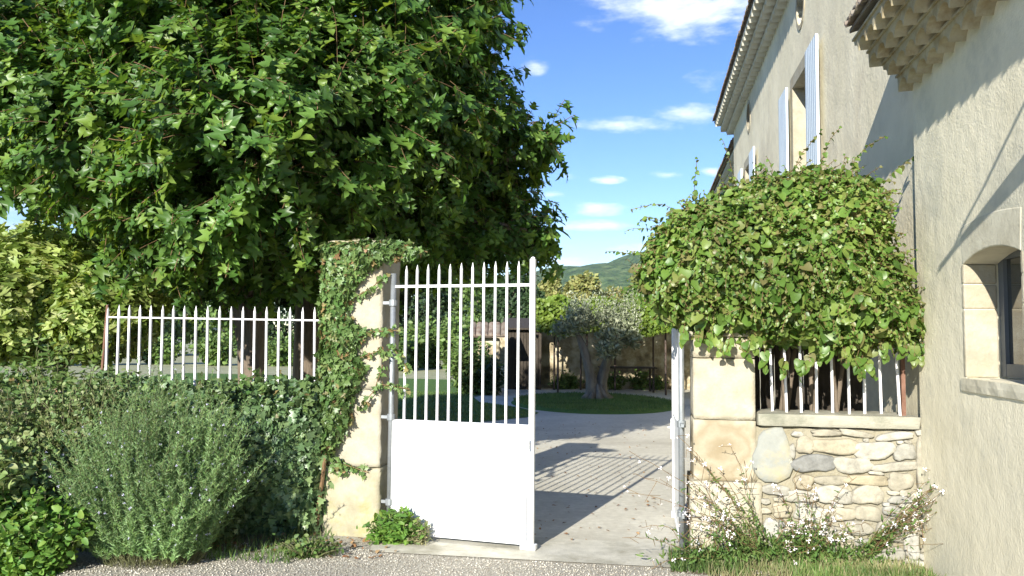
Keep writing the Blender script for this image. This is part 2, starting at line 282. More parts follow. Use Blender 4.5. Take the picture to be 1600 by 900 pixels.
def noisy_box(s0, s1, n0, n1, z0, z1, amp=0.006, res=0.05, seed=0, rnd=0.02, fr=FR):
    """a hewn block: subdivided box with rounded edges and an uneven face"""
    rg = np.random.default_rng(seed); ns, nn, nzz = [max(2, int((b-a)/res)) for a, b in ((s0, s1), (n0, n1), (z0, z1))]
    idx = {}; v = []; f = []
    ph = rg.uniform(0, 6, 9)
    def vert(i, j, k):
        key = (i, j, k)
        if key in idx: return idx[key]
        a = np.array([s0+(s1-s0)*i/ns, n0+(n1-n0)*j/nn, z0+(z1-z0)*k/nzz])
        lo = np.array([s0, n0, z0])+rnd; hi = np.array([s1, n1, z1])-rnd; c = np.clip(a, lo, hi); d = a-c; L = np.linalg.norm(d)
        if L > 1e-9: a = c+d/L*rnd
        h = math.sin(a[0]*17+ph[0])*math.sin(a[2]*13+ph[1])+0.7*math.sin(a[0]*31+ph[2]+a[2]*23)+0.6*math.sin(a[1]*29+ph[3]-a[2]*37)+rg.uniform(-0.6, 0.6)
        cc = np.array([(s0+s1)/2, (n0+n1)/2, (z0+z1)/2]); e = (a-cc)/np.array([s1-s0, n1-n0, z1-z0]); ax = np.argmax(abs(e))
        a[ax] += np.sign(e[ax])*h*amp*0.5
        idx[key] = len(v); v.append(fr(*a)); return idx[key]
    for i in range(ns):
        for k in range(nzz):
            f.append((vert(i, 0, k), vert(i+1, 0, k), vert(i+1, 0, k+1), vert(i, 0, k+1))); f.append((vert(i, nn, k), vert(i, nn, k+1), vert(i+1, nn, k+1), vert(i+1, nn, k)))
    for j in range(nn):
        for k in range(nzz):
            f.append((vert(0, j, k), vert(0, j, k+1), vert(0, j+1, k+1), vert(0, j+1, k))); f.append((vert(ns, j, k), vert(ns, j+1, k), vert(ns, j+1, k+1), vert(ns, j, k+1)))
    for i in range(ns):
        for j in range(nn):
            f.append((vert(i, j, 0), vert(i, j+1, 0), vert(i+1, j+1, 0), vert(i+1, j, 0))); f.append((vert(i, j, nzz), vert(i+1, j, nzz), vert(i+1, j+1, nzz), vert(i, j+1, nzz)))
    return v, f

# ---- leaves
def tmpl(outline, fold=0.12, bend=0.15):
    """outline: half-leaf points (x>=0, y) base to tip, y in 0..1; two halves folded along the midrib"""
    ys = [(0, 0)]+[p for p in outline]+[(0, 1.0)]
    v = []; f = []
    mids = []
    for x, y in ys: mids.append((0, y))
    n = len(ys)
    V_ = [(0, y) for _, y in ys]; 
    def z(x, y): return abs(x)*fold*2-bend*y*y
    ver = [(0, y, z(0, y)) for _, y in ys]+[(x, y, z(x, y)) for x, y in ys]+[(-x, y, z(x, y)) for x, y in ys]
    tri = []
    for i in range(n-1):
        a, b, c, d = i, i+1, n+i, n+i+1
        tri += [(a, c, d), (a, d, b)]
        c, d = 2*n+i, 2*n+i+1
        tri += [(a, d, c), (a, b, d)]
    return np.array(ver, float), np.array(tri)
T_MUL = tmpl([(0.20, -0.10), (0.50, 0.08), (0.20, 0.22), (0.50, 0.52), (0.17, 0.48), (0.17, 0.78)], 0.16, 0.28)
T_IVY = tmpl([(0.28, -0.10), (0.50, 0.10), (0.25, 0.28), (0.42, 0.50), (0.15, 0.58)], 0.10, 0.12)
T_HEART = tmpl([(0.22, -0.12), (0.45, 0.02), (0.50, 0.32), (0.30, 0.70)], 0.14, 0.22)
T_OVAL = tmpl([(0.26, 0.12), (0.33, 0.45), (0.18, 0.82)], 0.15, 0.2)
T_LANCE = tmpl([(0.10, 0.3), (0.08, 0.7)], 0.12, 0.2)
T_RHOMB = (np.array([(0, 0, 0), (0.35, 0.5, 0.08), (0, 1, -0.08), (-0.35, 0.5, 0.08)], float), np.array([(0, 1, 2), (0, 2, 3)]))
T_NEEDLE = (np.array([(-0.06, 0, 0), (0.06, 0, 0), (0.03, 1, 0)], float), np.array([(0, 1, 2)]))
T_STAR = (np.array([(0, 0, 0), (0.3, 0.42, 0.12), (0.02, 0.5, 0.15), (-0.3, 0.42, 0.12), (0.35, -0.35, 0.1), (0.5, -0.1, 0.1), (-0.35, -0.35, 0.1), (-0.5, -0.1, 0.1), (0.12, 0.12, 0), (-0.12, 0.12, 0)], float),
          np.array([(0, 1, 2), (0, 2, 3), (0, 4, 5), (0, 7, 6)]))
def nrm(a): return a/np.maximum(np.linalg.norm(a, axis=1, keepdims=True), 1e-9)
def leaves(tm, P, T, Nn, S, wid=None):
    tv, tf = tm; P = np.asarray(P, float); T = nrm(np.asarray(T, float)); Nn = np.asarray(Nn, float)
    Nn = nrm(Nn-T*np.sum(Nn*T, axis=1, keepdims=True)); X = np.cross(T, Nn); S = np.asarray(S, float).reshape(-1, 1, 1)
    w_ = 1.0 if wid is None else wid
    v = P[:, None, :] + S*(tv[None, :, 0, None]*X[:, None, :]*w_ + tv[None, :, 1, None]*T[:, None, :] + tv[None, :, 2, None]*Nn[:, None, :])
    k = len(tv); f = tf[None]+(np.arange(len(P))*k)[:, None, None]
    return v.reshape(-1, 3), f.reshape(-1, tf.shape[1])
def njoin(*parts):
    V_, F_, k = [], [], 0
    for v, f in parts: V_.append(v); F_.append(f+k); k += len(v)
    return np.concatenate(V_), np.concatenate(F_)
def rnd3(n, s=1.0, rg=RNG): return rg.normal(0, s, (n, 3))
def sphere_dirs(n, rg=RNG): return nrm(rg.normal(0, 1, (n, 3)))
def tubes_np(P0, P1, r0, r1, mid=None):
    """many three-sided twigs at once"""
    P0 = np.asarray(P0, float); P1 = np.asarray(P1, float); n = len(P0)
    d = nrm(P1-P0); a = np.cross(d, np.array([0.3, 0.2, 0.93])); a = nrm(a); b = np.cross(d, a); vs = []
    for P, r in ((P0, r0), (P1, r1)):
        r = np.asarray(r, float).reshape(-1, 1) if hasattr(r, '__len__') else r
        for k in range(3):
            t = 2*math.pi*k/3; vs.append(P+(a*math.cos(t)+b*math.sin(t))*r)
    v = np.stack(vs, 1).reshape(-1, 3)
    q = np.array([(0, 1, 4, 3), (1, 2, 5, 4), (2, 0, 3, 5)]); f = q[None]+(np.arange(n)*6)[:, None, None]
    return v, f.reshape(-1, 4)

def lobes_points(lobes, n, shell=0.35, rg=RNG, keep=0.72):
    """points near the surface of a union of ellipsoids ((centre), (rx,ry,rz)) with outward directions"""
    C = np.array([l[0] for l in lobes], float); Rr = np.array([l[1] for l in lobes], float)
    wts = (Rr[:, 0]*Rr[:, 2]); wts = wts/wts.sum(); k = rg.choice(len(lobes), int(n*1.6), p=wts)
    d = sphere_dirs(len(k), rg); rr = 1-shell*rg.random((len(k), 1))**1.7; rr += rg.normal(0, 0.05, (len(k), 1))
    P = C[k]+d*Rr[k]*rr; ok = np.ones(len(k), bool)
    for j in range(len(lobes)):
        q = np.linalg.norm((P-C[j])/Rr[j], axis=1); ok &= ~((q < keep) & (k != j))
    P, d = P[ok][:n], nrm(d[ok]/Rr[k][ok])[:n]
    return P, d

def grow(base, targets, r0, rg, fork, wob=0.12, n=7):
    """trunk to fork point then limbs to targets"""
    out = [tube([base, base.lerp(fork, 0.4)+Vector((rg.normal(0, .05), rg.normal(0, .05), 0)), fork], [r0*1.25, r0, r0*0.9], 10)]
    for t in targets:
        pts = []; L = (t-fork).length
        off = Vector((rg.normal(0, wob), rg.normal(0, wob), abs(rg.normal(0, wob))))*L
        for i in range(n):
            k = i/(n-1); p = fork.lerp(t, k)+off*math.sin(math.pi*k)+Vector((rg.normal(0, .02), rg.normal(0, .02), rg.normal(0, .02)))*L*0.5
            if i == 0: p = fork.copy()
            pts.append(p)
        out.append(tube(pts, [r0*0.6*(1-0.85*i/(n-1)) for i in range(n)], 7))
    return merge(*out)

def make_tree(name, lobes, base, r0, leafm, barkm, tm, n, size, label, cat='tree', group=None, droop=0.5, limbs=7, seed=1, wid=None, shell=0.5, fork_h=0.45, zmin=None):
    rg = np.random.default_rng(seed); base = Vector(base); t = thing(name, base, label, cat, group)
    C = [Vector(l[0]) for l in lobes]
    low = min(l[0][2]-l[1][2] for l in lobes)
    fork = Vector((base.x, base.y, base.z+max(0.25, (low-base.z)+fork_h*0.6)))
    tg = [C[i % len(C)]+Vector(rg.normal(0, 0.3, 3))*min(lobes[i % len(C)][1]) for i in range(limbs)]
    obj('trunk', grow(base, tg, r0, rg, fork), barkm, t, smooth=True)
    P, d = lobes_points(lobes, n, shell, rg)
    if zmin is not None: P[:, 2] = np.maximum(P[:, 2], zmin+rg.random(len(P))*0.1)
    T = d*0.6+rnd3(len(P), 0.55, rg); T[:, 2] -= droop; Nn = d+rnd3(len(P), 0.45, rg); Nn[:, 2] += 0.5
    obj('crown', leaves(tm, P, T, Nn, size*rg.uniform(0.6, 1.25, len(P)), wid), leafm, t)
    return t

# ================================================================== SETTING
def sheet(name, poly, z, mat, label=None, kind='structure'):
    v = [Vector((x, y, z)) for x, y in poly]; o = obj(name, (v, [tuple(range(len(v)))]), mat); tag(o, label, None, None, kind); return o
def grid_sheet(x0, x1, y0, y1, nx, ny, h):
    v = [Vector((x0+(x1-x0)*i/nx, y0+(y1-y0)*j/ny, h(x0+(x1-x0)*i/nx, y0+(y1-y0)*j/ny))) for j in range(ny+1) for i in range(nx+1)]
    return v, [(j*(nx+1)+i, j*(nx+1)+i+1, (j+1)*(nx+1)+i+1, (j+1)*(nx+1)+i) for j in range(ny) for i in range(nx)]
tag(obj('ground', grid_sheet(-3000, 3000, -200, 4000, 6, 6, lambda x, y: -0.012), 'field'), 'pale grass field reaching to the horizon', kind='structure')
# gravel in front of the fence line
v = [FR(-14, 0.02, -0.004), FR(-14, -14, -0.004), FR(4.4, -14, -0.004), FR(4.4, 0.02, -0.004)]
tag(obj('gravel_road', (v, [(0, 1, 2, 3)]), 'gravel'), 'speckled grey beige gravel in front of the gate', kind='structure')
v = [FR(-14, -0.85, 0.0), FR(-0.55, -0.62, 0.0), FR(-0.3, 0.0, 0.0), FR(-0.2, 0.3, 0), FR(-14, 0.3, 0.0)]
tag(obj('planting_bed', (v, [(0, 1, 2, 3, 4)]), 'soil'), 'brown soil at the foot of the ivy wall', kind='structure')
v = [FR(2.5, -0.5, 0.0), FR(4.29, -0.62, 0.0), FR(4.29, 0.05, 0.0), FR(2.5, 0.05, 0)]
tag(obj('planting_strip', (v, [(0, 1, 2, 3)]), 'soil'), 'narrow soil strip at the foot of the rubble wall', kind='structure')
v = [FR(0.30, -0.42, 0.004), FR(2.62, -0.40, 0.004), FR(2.62, 0.25, 0.004), FR(0.22, 0.25, 0.004), FR(0.22, -0.12, 0.004)]
tag(obj('threshold', (v, [(0, 1, 2, 3, 4)]), 'threshold'), 'worn concrete threshold strip under the gate', kind='structure')
def gp(l, z=0.0): return [(gnd(px, py, z).x, gnd(px, py, z).y) for px, py in l]
# drive: court behind the gate
dv = [FR(-0.2, 0.25, 0.0), FR(4.35, 0.25, 0.0), FR(4.35, 24, 0), FR(-2.2, 24, 0), FR(-2.2, 15.5, 0), FR(-2.6, 9.3, 0), FR(-0.9, 6.5, 0)]
tag(obj('driveway', (dv, [tuple(range(len(dv)))]), 'drive'), 'pale beige driveway behind the gate', kind='structure')
lw = [(-14, 13.5), (-3.5, 14.2), (-0.6, 15.2), (0.4, 16.3), (0.6, 17.2), (0.2, 18.5), (-0.8, 20), (-1.2, 23), (-1.0, 30), (-14, 34)]
sheet('lawn', lw, 0.008, 'lawn', 'green lawn left of the driveway')
ell = gnd(925, 630); EC = Vector((2.05, 19.9, 0))
el = [(EC.x+2.05*math.cos(a), EC.y+2.9*math.sin(a)) for a in [2*math.pi*i/48 for i in range(48)]]
def dome(pts, z, top):
    v = [Vector((x, y, z)) for x, y in pts]; c = Vector((sum(p[0] for p in pts)/len(pts), sum(p[1] for p in pts)/len(pts), 0))
    ring = [Vector((c.x+(x-c.x)*0.93, c.y+(y-c.y)*0.93, z+top)) for x, y in pts]; n = len(pts)
    v2 = v+ring; return v2, [(i, (i+1) % n, n+(i+1) % n, n+i) for i in range(n)]+[tuple(range(n, 2*n))]
tag(obj('lawn_island', dome(el, 0.002, 0.07), 'lawn', smooth=False), 'oval island of green lawn round the olive tree', kind='structure')

# hills far behind
def ridge(name, cx, cy, lx, ly, hgt, mat, label, seed, nx=60, ny=24):
    rg = np.random.default_rng(seed); ph = rg.uniform(0, 6, 8)
    def h(x, y):
        a = (x-cx)/lx; b = (y-cy)/ly; e = max(0, 1-a*a)*max(0, 1-b*b)
        return hgt*e**0.8*(1+0.10*math.sin(a*7+ph[0])+0.05*math.sin(a*19+ph[1]+b*5)+0.025*math.sin(a*43+b*11+ph[2]))-2
    tag(obj(name, grid_sheet(cx-lx, cx+lx, cy-ly, cy+ly, nx, ny, h), mat, smooth=True), label, kind='structure')
ridge('hill', 260, 1650, 560, 520, 168, 'hill', 'long wooded hill behind the garden', 3, 120, 50)
ridge('hill', -1250, 1700, 700, 500, 175, 'hill', 'wooded hill at the left edge behind the trees', 4, 90, 40)

# ================================================================== HOUSES
def wall_face(s, outer, holes, depth):
    """plaster wall in the plane s with shaped openings; reveals go inward (+s)"""
    polys = [[Vector((n, z, 0)) for n, z in outer]]+[[Vector((n, z, 0)) for n, z in h] for h in holes]
    tris = tessellate_polygon(polys); flat = [p for q in polys for p in q]
    v = [FR(s, p.x, p.y) for p in flat]; f = [tuple(t) for t in tris]
    for h in holes:
        k = len(v); m_ = len(h); v += [FR(s, n, z) for n, z in h]+[FR(s+depth, n, z) for n, z in h]
        f += [(k+i, k+(i+1) % m_, k+m_+(i+1) % m_, k+m_+i) for i in range(m_)]
    return v, f
def genoise(s_w, n0, n1, z0, rows, rh, pj, pitch=0.2, samples=8, cp=0.018):
    out = []
    for r in range(rows):
        p0 = r*pj-0.02 if r else -0.02; p1 = (r+1)*pj; zb = z0+r*rh; zt = zb+rh+0.001; off = pitch/2 if r % 2 else 0
        n_t = int(round((n1-n0)/pitch*samples)); v, f = [], []
        for i in range(n_t+1):
            n = n0+(n1-n0)*i/n_t; x = ((n-n0+off)/pitch) % 1.0; a = math.sqrt(max(0, 1-(2*x-1)**2/0.88)) if abs(2*x-1) < 0.938 else 0
            zz = zb+rh*0.74*a
            back = s_w-p0; front = s_w-p1+0.012*random.uniform(-1, 1)*0
            v += [FR(back, n, zz), FR(front, n, zz-0.006), FR(front-0.004, n, zt), FR(back, n, zt)]
        for i in range(n_t):
            a = i*4; b = a+4; f += [(a, a+1, b+1, b), (a+1, a+2, b+2, b+1), (a+2, a+3, b+3, b+2)]
        f += [(0, 3, 2, 1), (n_t*4, n_t*4+1, n_t*4+2, n_t*4+3)]
        out.append((v, f))
        # thin flat tile course
        out.append(box(s_w-p1-cp, s_w+0.02, n0-0.006, n1+0.006, zt+0.001, zt+0.017))
    return merge(*out)
def tile_roof(s_e, n0, n1, z0, width, slope, pitch=0.2, rg=random.Random(3)):
    """canal tile roof rising to the right from the eave line s_e: staggered cover tiles over channel tiles"""
    out = []; nt_ = int((n1-n0)/pitch); L = 0.42
    for i in range(nt_+1):
        n = n0+(i+0.0)*(n1-n0)/nt_
        for kind_ in (0, 1):
            nn = n+(pitch/2 if kind_ else 0)
            if nn > n1+0.05: continue
            cnt = 2 if i*pitch < 1e9 else 2
            for c in range(cnt if kind_ == 0 else 1):
                a0 = c*0.36+rg.uniform(-0.008, 0.008)+(0.012 if kind_ == 0 else -0.02); Lc = L if c < cnt-1 else width-c*0.36
                if kind_ == 1: Lc = width
                r_ = 0.085 if kind_ else 0.07; v, f = [], []
                for e, (aa, rr) in enumerate(((a0, r_), (a0+Lc, r_*0.85))):
                    for th in range(7):
                        t = math.pi*th/6; zz = z0+aa*slope+(0.045 if kind_ == 0 else 0.055)+(0.022 if c == 0 and kind_ == 0 else 0)
                        for rad in (rr, rr-0.016):
                            if kind_ == 0: v.append(FR(s_e+aa, nn+rad*math.cos(t), zz+rad*math.sin(t)*0.8))
                            else: v.append(FR(s_e+aa, nn+rad*math.cos(t), zz+0.03-rad*math.sin(t)*0.7))
                for th in range(6):
                    o_ = th*2; q = 14
                    f += [(o_, o_+2, o_+2+q, o_+q), (o_+1, o_+1+q, o_+3+q, o_+3), (o_, o_+1, o_+3, o_+2)]
                out.append((v, f))
    out.append(([FR(s_e+0.03, n0, z0), FR(s_e+0.03, n1, z0), FR(s_e+width, n1, z0+width*slope), FR(s_e+width, n0, z0+width*slope),
                 FR(s_e+0.03, n0, z0+0.03), FR(s_e+0.03, n1, z0+0.03), FR(s_e+width, n1, z0+width*slope+0.03), FR(s_e+width, n0, z0+width*slope+0.03)],
                [(0, 1, 2, 3), (4, 7, 6, 5), (0, 4, 5, 1), (1, 5, 6, 2), (2, 6, 7, 3), (3, 7, 4, 0)]))
    return merge(*out)
def rect(n0, n1, z0, z1): return [(n0, z0), (n1, z0), (n1, z1), (n0, z1)]
def ellipse(n, z, a, b, k=24): return [(n+a*math.cos(2*math.pi*i/k), z+b*math.sin(2*math.pi*i/k)) for i in range(k)]

SB = 4.35; SA = 4.29
# --- tall farmhouse
hb = thing('farmhouse', FR(SB, 0.1), 'tall cream plastered house with blue grey shutters and oval attic windows', 'house')
W1 = (3.84, 5.12); W2 = (9.25, 10.45); WZ = (3.45, 5.1)
holesB = [rect(*W1, *WZ), rect(*W2, *WZ), ellipse(4.48, 6.02, 0.24, 0.27), ellipse(9.85, 6.02, 0.24, 0.27)]
BZ = 6.42; BL = 12.6
wv = merge(wall_face(SB, rect(0.02, BL, -0.05, BZ+0.3), holesB, 0.32),
           ([FR(SB, 0.02, -0.05), FR(SB+8, 0.02, -0.05), FR(SB+8, 0.02, BZ+0.3), FR(SB+4, 0.02, BZ+1.6), FR(SB, 0.02, BZ+0.3)], [(0, 1, 2, 3, 4)]),
           ([FR(SB, BL, -0.05), FR(SB+8, BL, -0.05), FR(SB+8, BL, BZ+0.3), FR(SB+4, BL, BZ+1.6), FR(SB, BL, BZ+0.3)], [(4, 3, 2, 1, 0)]),
           ([FR(SB+8, 0.02, -0.05), FR(SB+8, BL, -0.05), FR(SB+8, BL, BZ+0.3), FR(SB+8, 0.02, BZ+0.3)], [(0, 1, 2, 3)]))
obj('wall', wv, 'plaster_house', hb)
obj('cornice', genoise(SB, 0.05, BL+0.35, BZ, 3, 0.105, 0.13, 0.25, 8, -0.01), 'genoise_white', hb)
rf = obj('roof', merge(tile_roof(SB-0.43, 0.0, BL+0.42, BZ+0.345, 4.5, 0.30), ([FR(SB+4.04, 0, BZ+1.69), FR(SB+4.04, BL+.42, BZ+1.69), FR(SB+8.4, BL+.42, BZ+.4), FR(SB+8.4, 0, BZ+.4), FR(SB+4.04, 0, BZ+1.72), FR(SB+4.04, BL+.42, BZ+1.72), FR(SB+8.4, BL+.42, BZ+.43), FR(SB+8.4, 0, BZ+.43)], [(0, 1, 2, 3), (4, 7, 6, 5), (0, 4, 5, 1), (1, 5, 6, 2), (2, 6, 7, 3), (3, 7, 4, 0)])), 'rooftile', hb)
def shutter_mesh(n0, n1, z0, z1, s):
    k = 6; out = []; wdt = (n1-n0)/k
    for i in range(k): out.append(box(s-0.034, s, n0+i*wdt+0.004, n0+(i+1)*wdt-0.004, z0, z1))
    out.append(box(s-0.028, s-0.006, n0+0.001, n1-0.001, z0+0.004, z1-0.004))
    return merge(*out)
for (a, b), lab in ((W1, 'nearest window with wide open pale blue shutters'), (W2, 'farther window with open pale blue shutters')):
    wn = obj('window', merge(box(SB+0.22, SB+0.27, a+0.002, a+0.06, WZ[0]+.002, WZ[1]-.002), box(SB+0.22, SB+0.27, b-0.06, b-0.002, WZ[0]+.002, WZ[1]-.002), box(SB+0.222, SB+0.268, a+0.06, b-0.06, WZ[1]-0.08, WZ[1]-.002), box(SB+0.222, SB+0.268, a+.06, b-.06, WZ[0]+.002, WZ[0]+0.08), box(SB+0.218, SB+0.272, (a+b)/2-0.03, (a+b)/2+0.03, WZ[0]+.08, WZ[1]-.08)), 'white', hb)
    wn['label'] = lab
    obj('pane', box(SB+0.24, SB+0.25, a+0.06, b-0.06, WZ[0]+0.08, WZ[1]-0.08), 'glass', wn)
    bevel(obj('surround', merge(box(SB-0.008, SB+0.2, b-0.015, b+0.16, WZ[0], WZ[1]+0.0), box(SB-0.008, SB+0.2, a-0.16, a+0.015, WZ[0], WZ[1]), box(SB-0.01, SB+0.2, a-0.16, b+0.16, WZ[1]-0.015, WZ[1]+0.16)), 'limestone', wn), 0.006)
    bevel(obj('sill', box(SB-0.05, SB+0.215, a-0.12, b+0.12, WZ[0]-0.1, WZ[0]-0.002), 'limestone', wn), 0.008)
    for (c, d) in ((a-0.66, a-0.04), (b+0.04, b+0.66)):
        sh = obj('shutter', shutter_mesh(c, d, WZ[0]+0.02, WZ[1]+0.03, SB-0.055), 'shutter', wn); bevel(sh, 0.003)
for zc in (4.48, 9.85):
    ow = obj('attic_window', merge(box(SB+0.18, SB+0.2, zc-0.26, zc+0.26, 5.73, 6.31)), 'dark', hb)
    e = ellipse(zc, 6.02, 0.24, 0.27); e2 = ellipse(zc, 6.02, 0.30, 0.33); k = len(e)
    vv = [FR(SB-0.012, n, z) for n, z in e]+[FR(SB-0.012, n, z) for n, z in e2]+[FR(SB+0.01, n, z) for n, z in e2]+[FR(SB+0.12, n, z) for n, z in e]
    ff = []
    for i in range(k):
        j = (i+1) % k; ff += [(i, j, k+j, k+i), (k+i, k+j, 2*k+j, 2*k+i), (i, 3*k+i, 3*k+j, j)]
    obj('surround', (vv, ff), 'limestone', ow)
# --- rear wing
SCW = 4.35+0.42
hc = thing('rear_wing', FR(SCW, BL+0.1), 'rear wing of the farmhouse with a lower tiled roof beyond the tall part', 'house')
CZ = 5.85
obj('wall', merge(wall_face(SCW, rect(BL+0.01, BL+14, -0.05, CZ+0.25), [rect(BL+5, BL+6.1, 3.2, 4.6)], 0.3),
    ([FR(SCW, BL+14, -0.05), FR(SCW+7, BL+14, -0.05), FR(SCW+7, BL+14, CZ+1.5), FR(SCW, BL+14, CZ+0.25)], [(3, 2, 1, 0)]), ([FR(SCW, BL+0.01, -0.05), FR(SCW+7, BL+0.01, -0.05), FR(SCW+7, BL+0.01, CZ+1.5), FR(SCW, BL+0.01, CZ+0.25)], [(0, 1, 2, 3)])), 'plaster_house', hc)
obj('cornice', genoise(SCW, BL+0.02, BL+14.3, CZ, 3, 0.10, 0.12, 0.25, 8, -0.01), 'genoise_white', hc)
obj('roof', tile_roof(SCW-0.46, BL+0.02, BL+14.3, CZ+0.33, 4.5, 0.30), 'rooftile', hc)
# --- near annex with the small window
ha = thing('annex', FR(SA, -0.1), 'low cream plastered annex with a scalloped tile cornice and a small arched window', 'house')
AZ = 3.44; A0 = -9.0
def arch(n0, n1, z0, zs, rise, k=10):
    pts = [(n0, z0), (n1, z0)]
    for i in range(k+1):
        x = 1-2*i/k; pts.append(((n0+n1)/2+x*(n1-n0)/2, zs+rise*(1-x*x)))
    return pts
def on_wall(px, py, s):
    d = ray(px, py); k = (s-CS)/d.dot(V); p = Vector((0, 0, CAMZ))+d*k; return (p-O).dot(U), p.z
AW = (on_wall(1599, 500, SA)[0], on_wall(1507, 500, SA)[0]); AWZ = (on_wall(1507, 590, SA)[1], on_wall(1507, 412, SA)[1])
hol = arch(AW[0], AW[1], AWZ[0], AWZ[1], 0.065)
def annex_wall():
    v, f = wall_face(SA, rect(A0, 0.0, -0.05, AZ+0.4), [hol], 0.28)
    v2, f2 = ([FR(SA, 0.0, -0.05), FR(SA+6, 0.0, -0.05), FR(SA+6, 0.0, AZ+2.0), FR(SA, 0.0, AZ+0.4)], [(3, 2, 1, 0)])
    v3, f3 = ([FR(SA, A0, -0.05), FR(SA+6, A0, -0.05), FR(SA+6, A0, AZ+2.0), FR(SA, A0, AZ+0.4)], [(0, 1, 2, 3)])
    return merge((v, f), (v2, f2), (v3, f3))
obj('wall', annex_wall(), 'plaster_near', ha)
obj('cornice', genoise(SA, A0, 0.0, AZ+0.02, 4, 0.098, 0.10, 0.2, 12), 'genoise', ha)
obj('roof', tile_roof(SA-0.47, A0, -0.02, AZ+0.47, 4.3, 0.30, 0.2), 'rooftile', ha)
wn = obj('window', merge(box(SA+0.2, SA+0.245, AW[1]-0.07, AW[1]-0.002, AWZ[0]+.01, AWZ[1]+0.02), box(SA+0.2, SA+0.245, AW[0]+0.002, AW[0]+0.07, AWZ[0]+.01, AWZ[1]+0.02), box(SA+0.202, SA+0.243, AW[0]+.07, AW[1]-.07, AWZ[0]+.01, AWZ[0]+0.09), box(SA+0.202, SA+0.243, AW[0]+.002, AW[1]-.002, AWZ[1]+0.02, AWZ[1]+0.12)), 'frame_grey', ha)
obj('pane', box(SA+0.222, SA+0.23, AW[0]+0.07, AW[1]-0.07, AWZ[0]+0.09, AWZ[1]+0.02), 'glass', wn)
# stone dressings a little proud of the plaster
for n0_, n1_ in ((AW[1]-0.012, AW[1]+0.03), (AW[0]-0.03, AW[0]+0.012)):
    jb_ = merge(*[box(SA-0.004, SA+0.19, n0_+dq, n1_-dq, z0, z1) for z0, z1, dq in ((AWZ[0]+.001, AWZ[0]+0.42, 0), (AWZ[0]+0.424, AWZ[1]-0.13, 0.001), (AWZ[1]-0.126, AWZ[1]-0.002, 0))])
    bevel(obj('jamb', jb_, 'limestone', wn), 0.012, 2)
ap = arch(AW[0], AW[1], 0, AWZ[1]-0.004, 0.065)[2:]; k = len(ap)
lv = [FR(SA-0.004, n, z) for n, z in ap]+[FR(SA-0.004, AW[1]+0.02-(AW[1]-AW[0]+0.04)*i/(k-1), AWZ[1]+0.23+0.03*math.sin(math.pi*i/(k-1))) for i in range(k)]
lv += [p+V*0.2 for p in lv]
lf = [(i, i+1, k+i+1, k+i) for i in range(k-1)]+[(2*k+i, 2*k+i+1, i+1, i) for i in range(k-1)]+[(k+i, k+i+1, 3*k+i+1, 3*k+i) for i in range(k-1)]+[(0, k, 3*k, 2*k), (k-1, 3*k-1, 4*k-1, 2*k-1)]
bevel(obj('lintel', (lv, lf), 'dressing', wn), 0.008)
obj('sill', noisy_box(SA-0.014, SA+0.2, AW[0]-0.06, AW[1]+0.07, AWZ[0]-0.085, AWZ[0]-0.001, 0.004, 0.05, 5, 0.012), 'dressing', wn)
# unseen triangle added off to the right, to throw the pointed window shadow
aw = thing('shadow_caster', FR(SA, -3.0, 3.1), 'added triangular shadow caster on the annex wall, out of view to the right', 'shadow caster')
q = [FR(SA-0.002, -2.85, 3.0), FR(SA-0.6, -2.85, 3.12), FR(SA-0.002, -4.1, 3.1)]; q += [p+Vector((0, 0, .012)) for p in q]
obj('caster_sheet', (q, [(0, 1, 2), (5, 4, 3), (0, 3, 4, 1), (1, 4, 5, 2), (2, 5, 3, 0)]), 'plaster_house', aw)
obj('caster_pole', tube([q[0]+Vector((0, 0, -.02)), q[1]+Vector((0, 0, -.02))], 0.012, 8), 'iron', aw)
obj('shadow_rod', tube([FR(SA-0.01, -3.7, 3.95), FR(SA-.3, -3.55, 3.75), FR(SA-.45, -3.3, 3.46), FR(SA-.47, -3.08, 3.30), FR(SA-.5, -2.93, 3.2), FR(SA-.52, -2.86, 3.12)], 0.011, 8), 'iron', aw)  # curved rod added out of view for the thin bent shadow line

# ================================================================== PILLARS
pl = thing('gate_pillar', FR(0.01, 0.24), 'cream stone gate pillar half covered by ivy on the left', 'pillar', 'stone gate pillars')
PB = [(-0.26, 0.26, 0.0, 0.52, 0.54), (-0.235, 0.235, 0.02, 0.49, 0)]
obj('base_block', noisy_box(-0.27, 0.225, 0.0, 0.50, -0.03, 0.545, 0.010, 0.035, 1, 0.014), 'lichen_stone', pl, True)
obj('shaft', noisy_box(-0.255, 0.215, 0.02, 0.48, 0.548, 1.17, 0.005, 0.035, 2, 0.006), 'limestone', pl, True)
obj('shaft', noisy_box(-0.253, 0.213, 0.022, 0.482, 1.173, 1.63, 0.005, 0.035, 3, 0.006), 'limestone', pl, True)
obj('shaft', noisy_box(-0.256, 0.212, 0.018, 0.478, 1.633, 2.27, 0.005, 0.035, 4, 0.006), 'limestone', pl, True)
obj('cap_block', noisy_box(-0.275, 0.235, 0.0, 0.50, 2.273, 2.40, 0.014, 0.04, 5, 0.03), 'lichen_stone', pl, True)
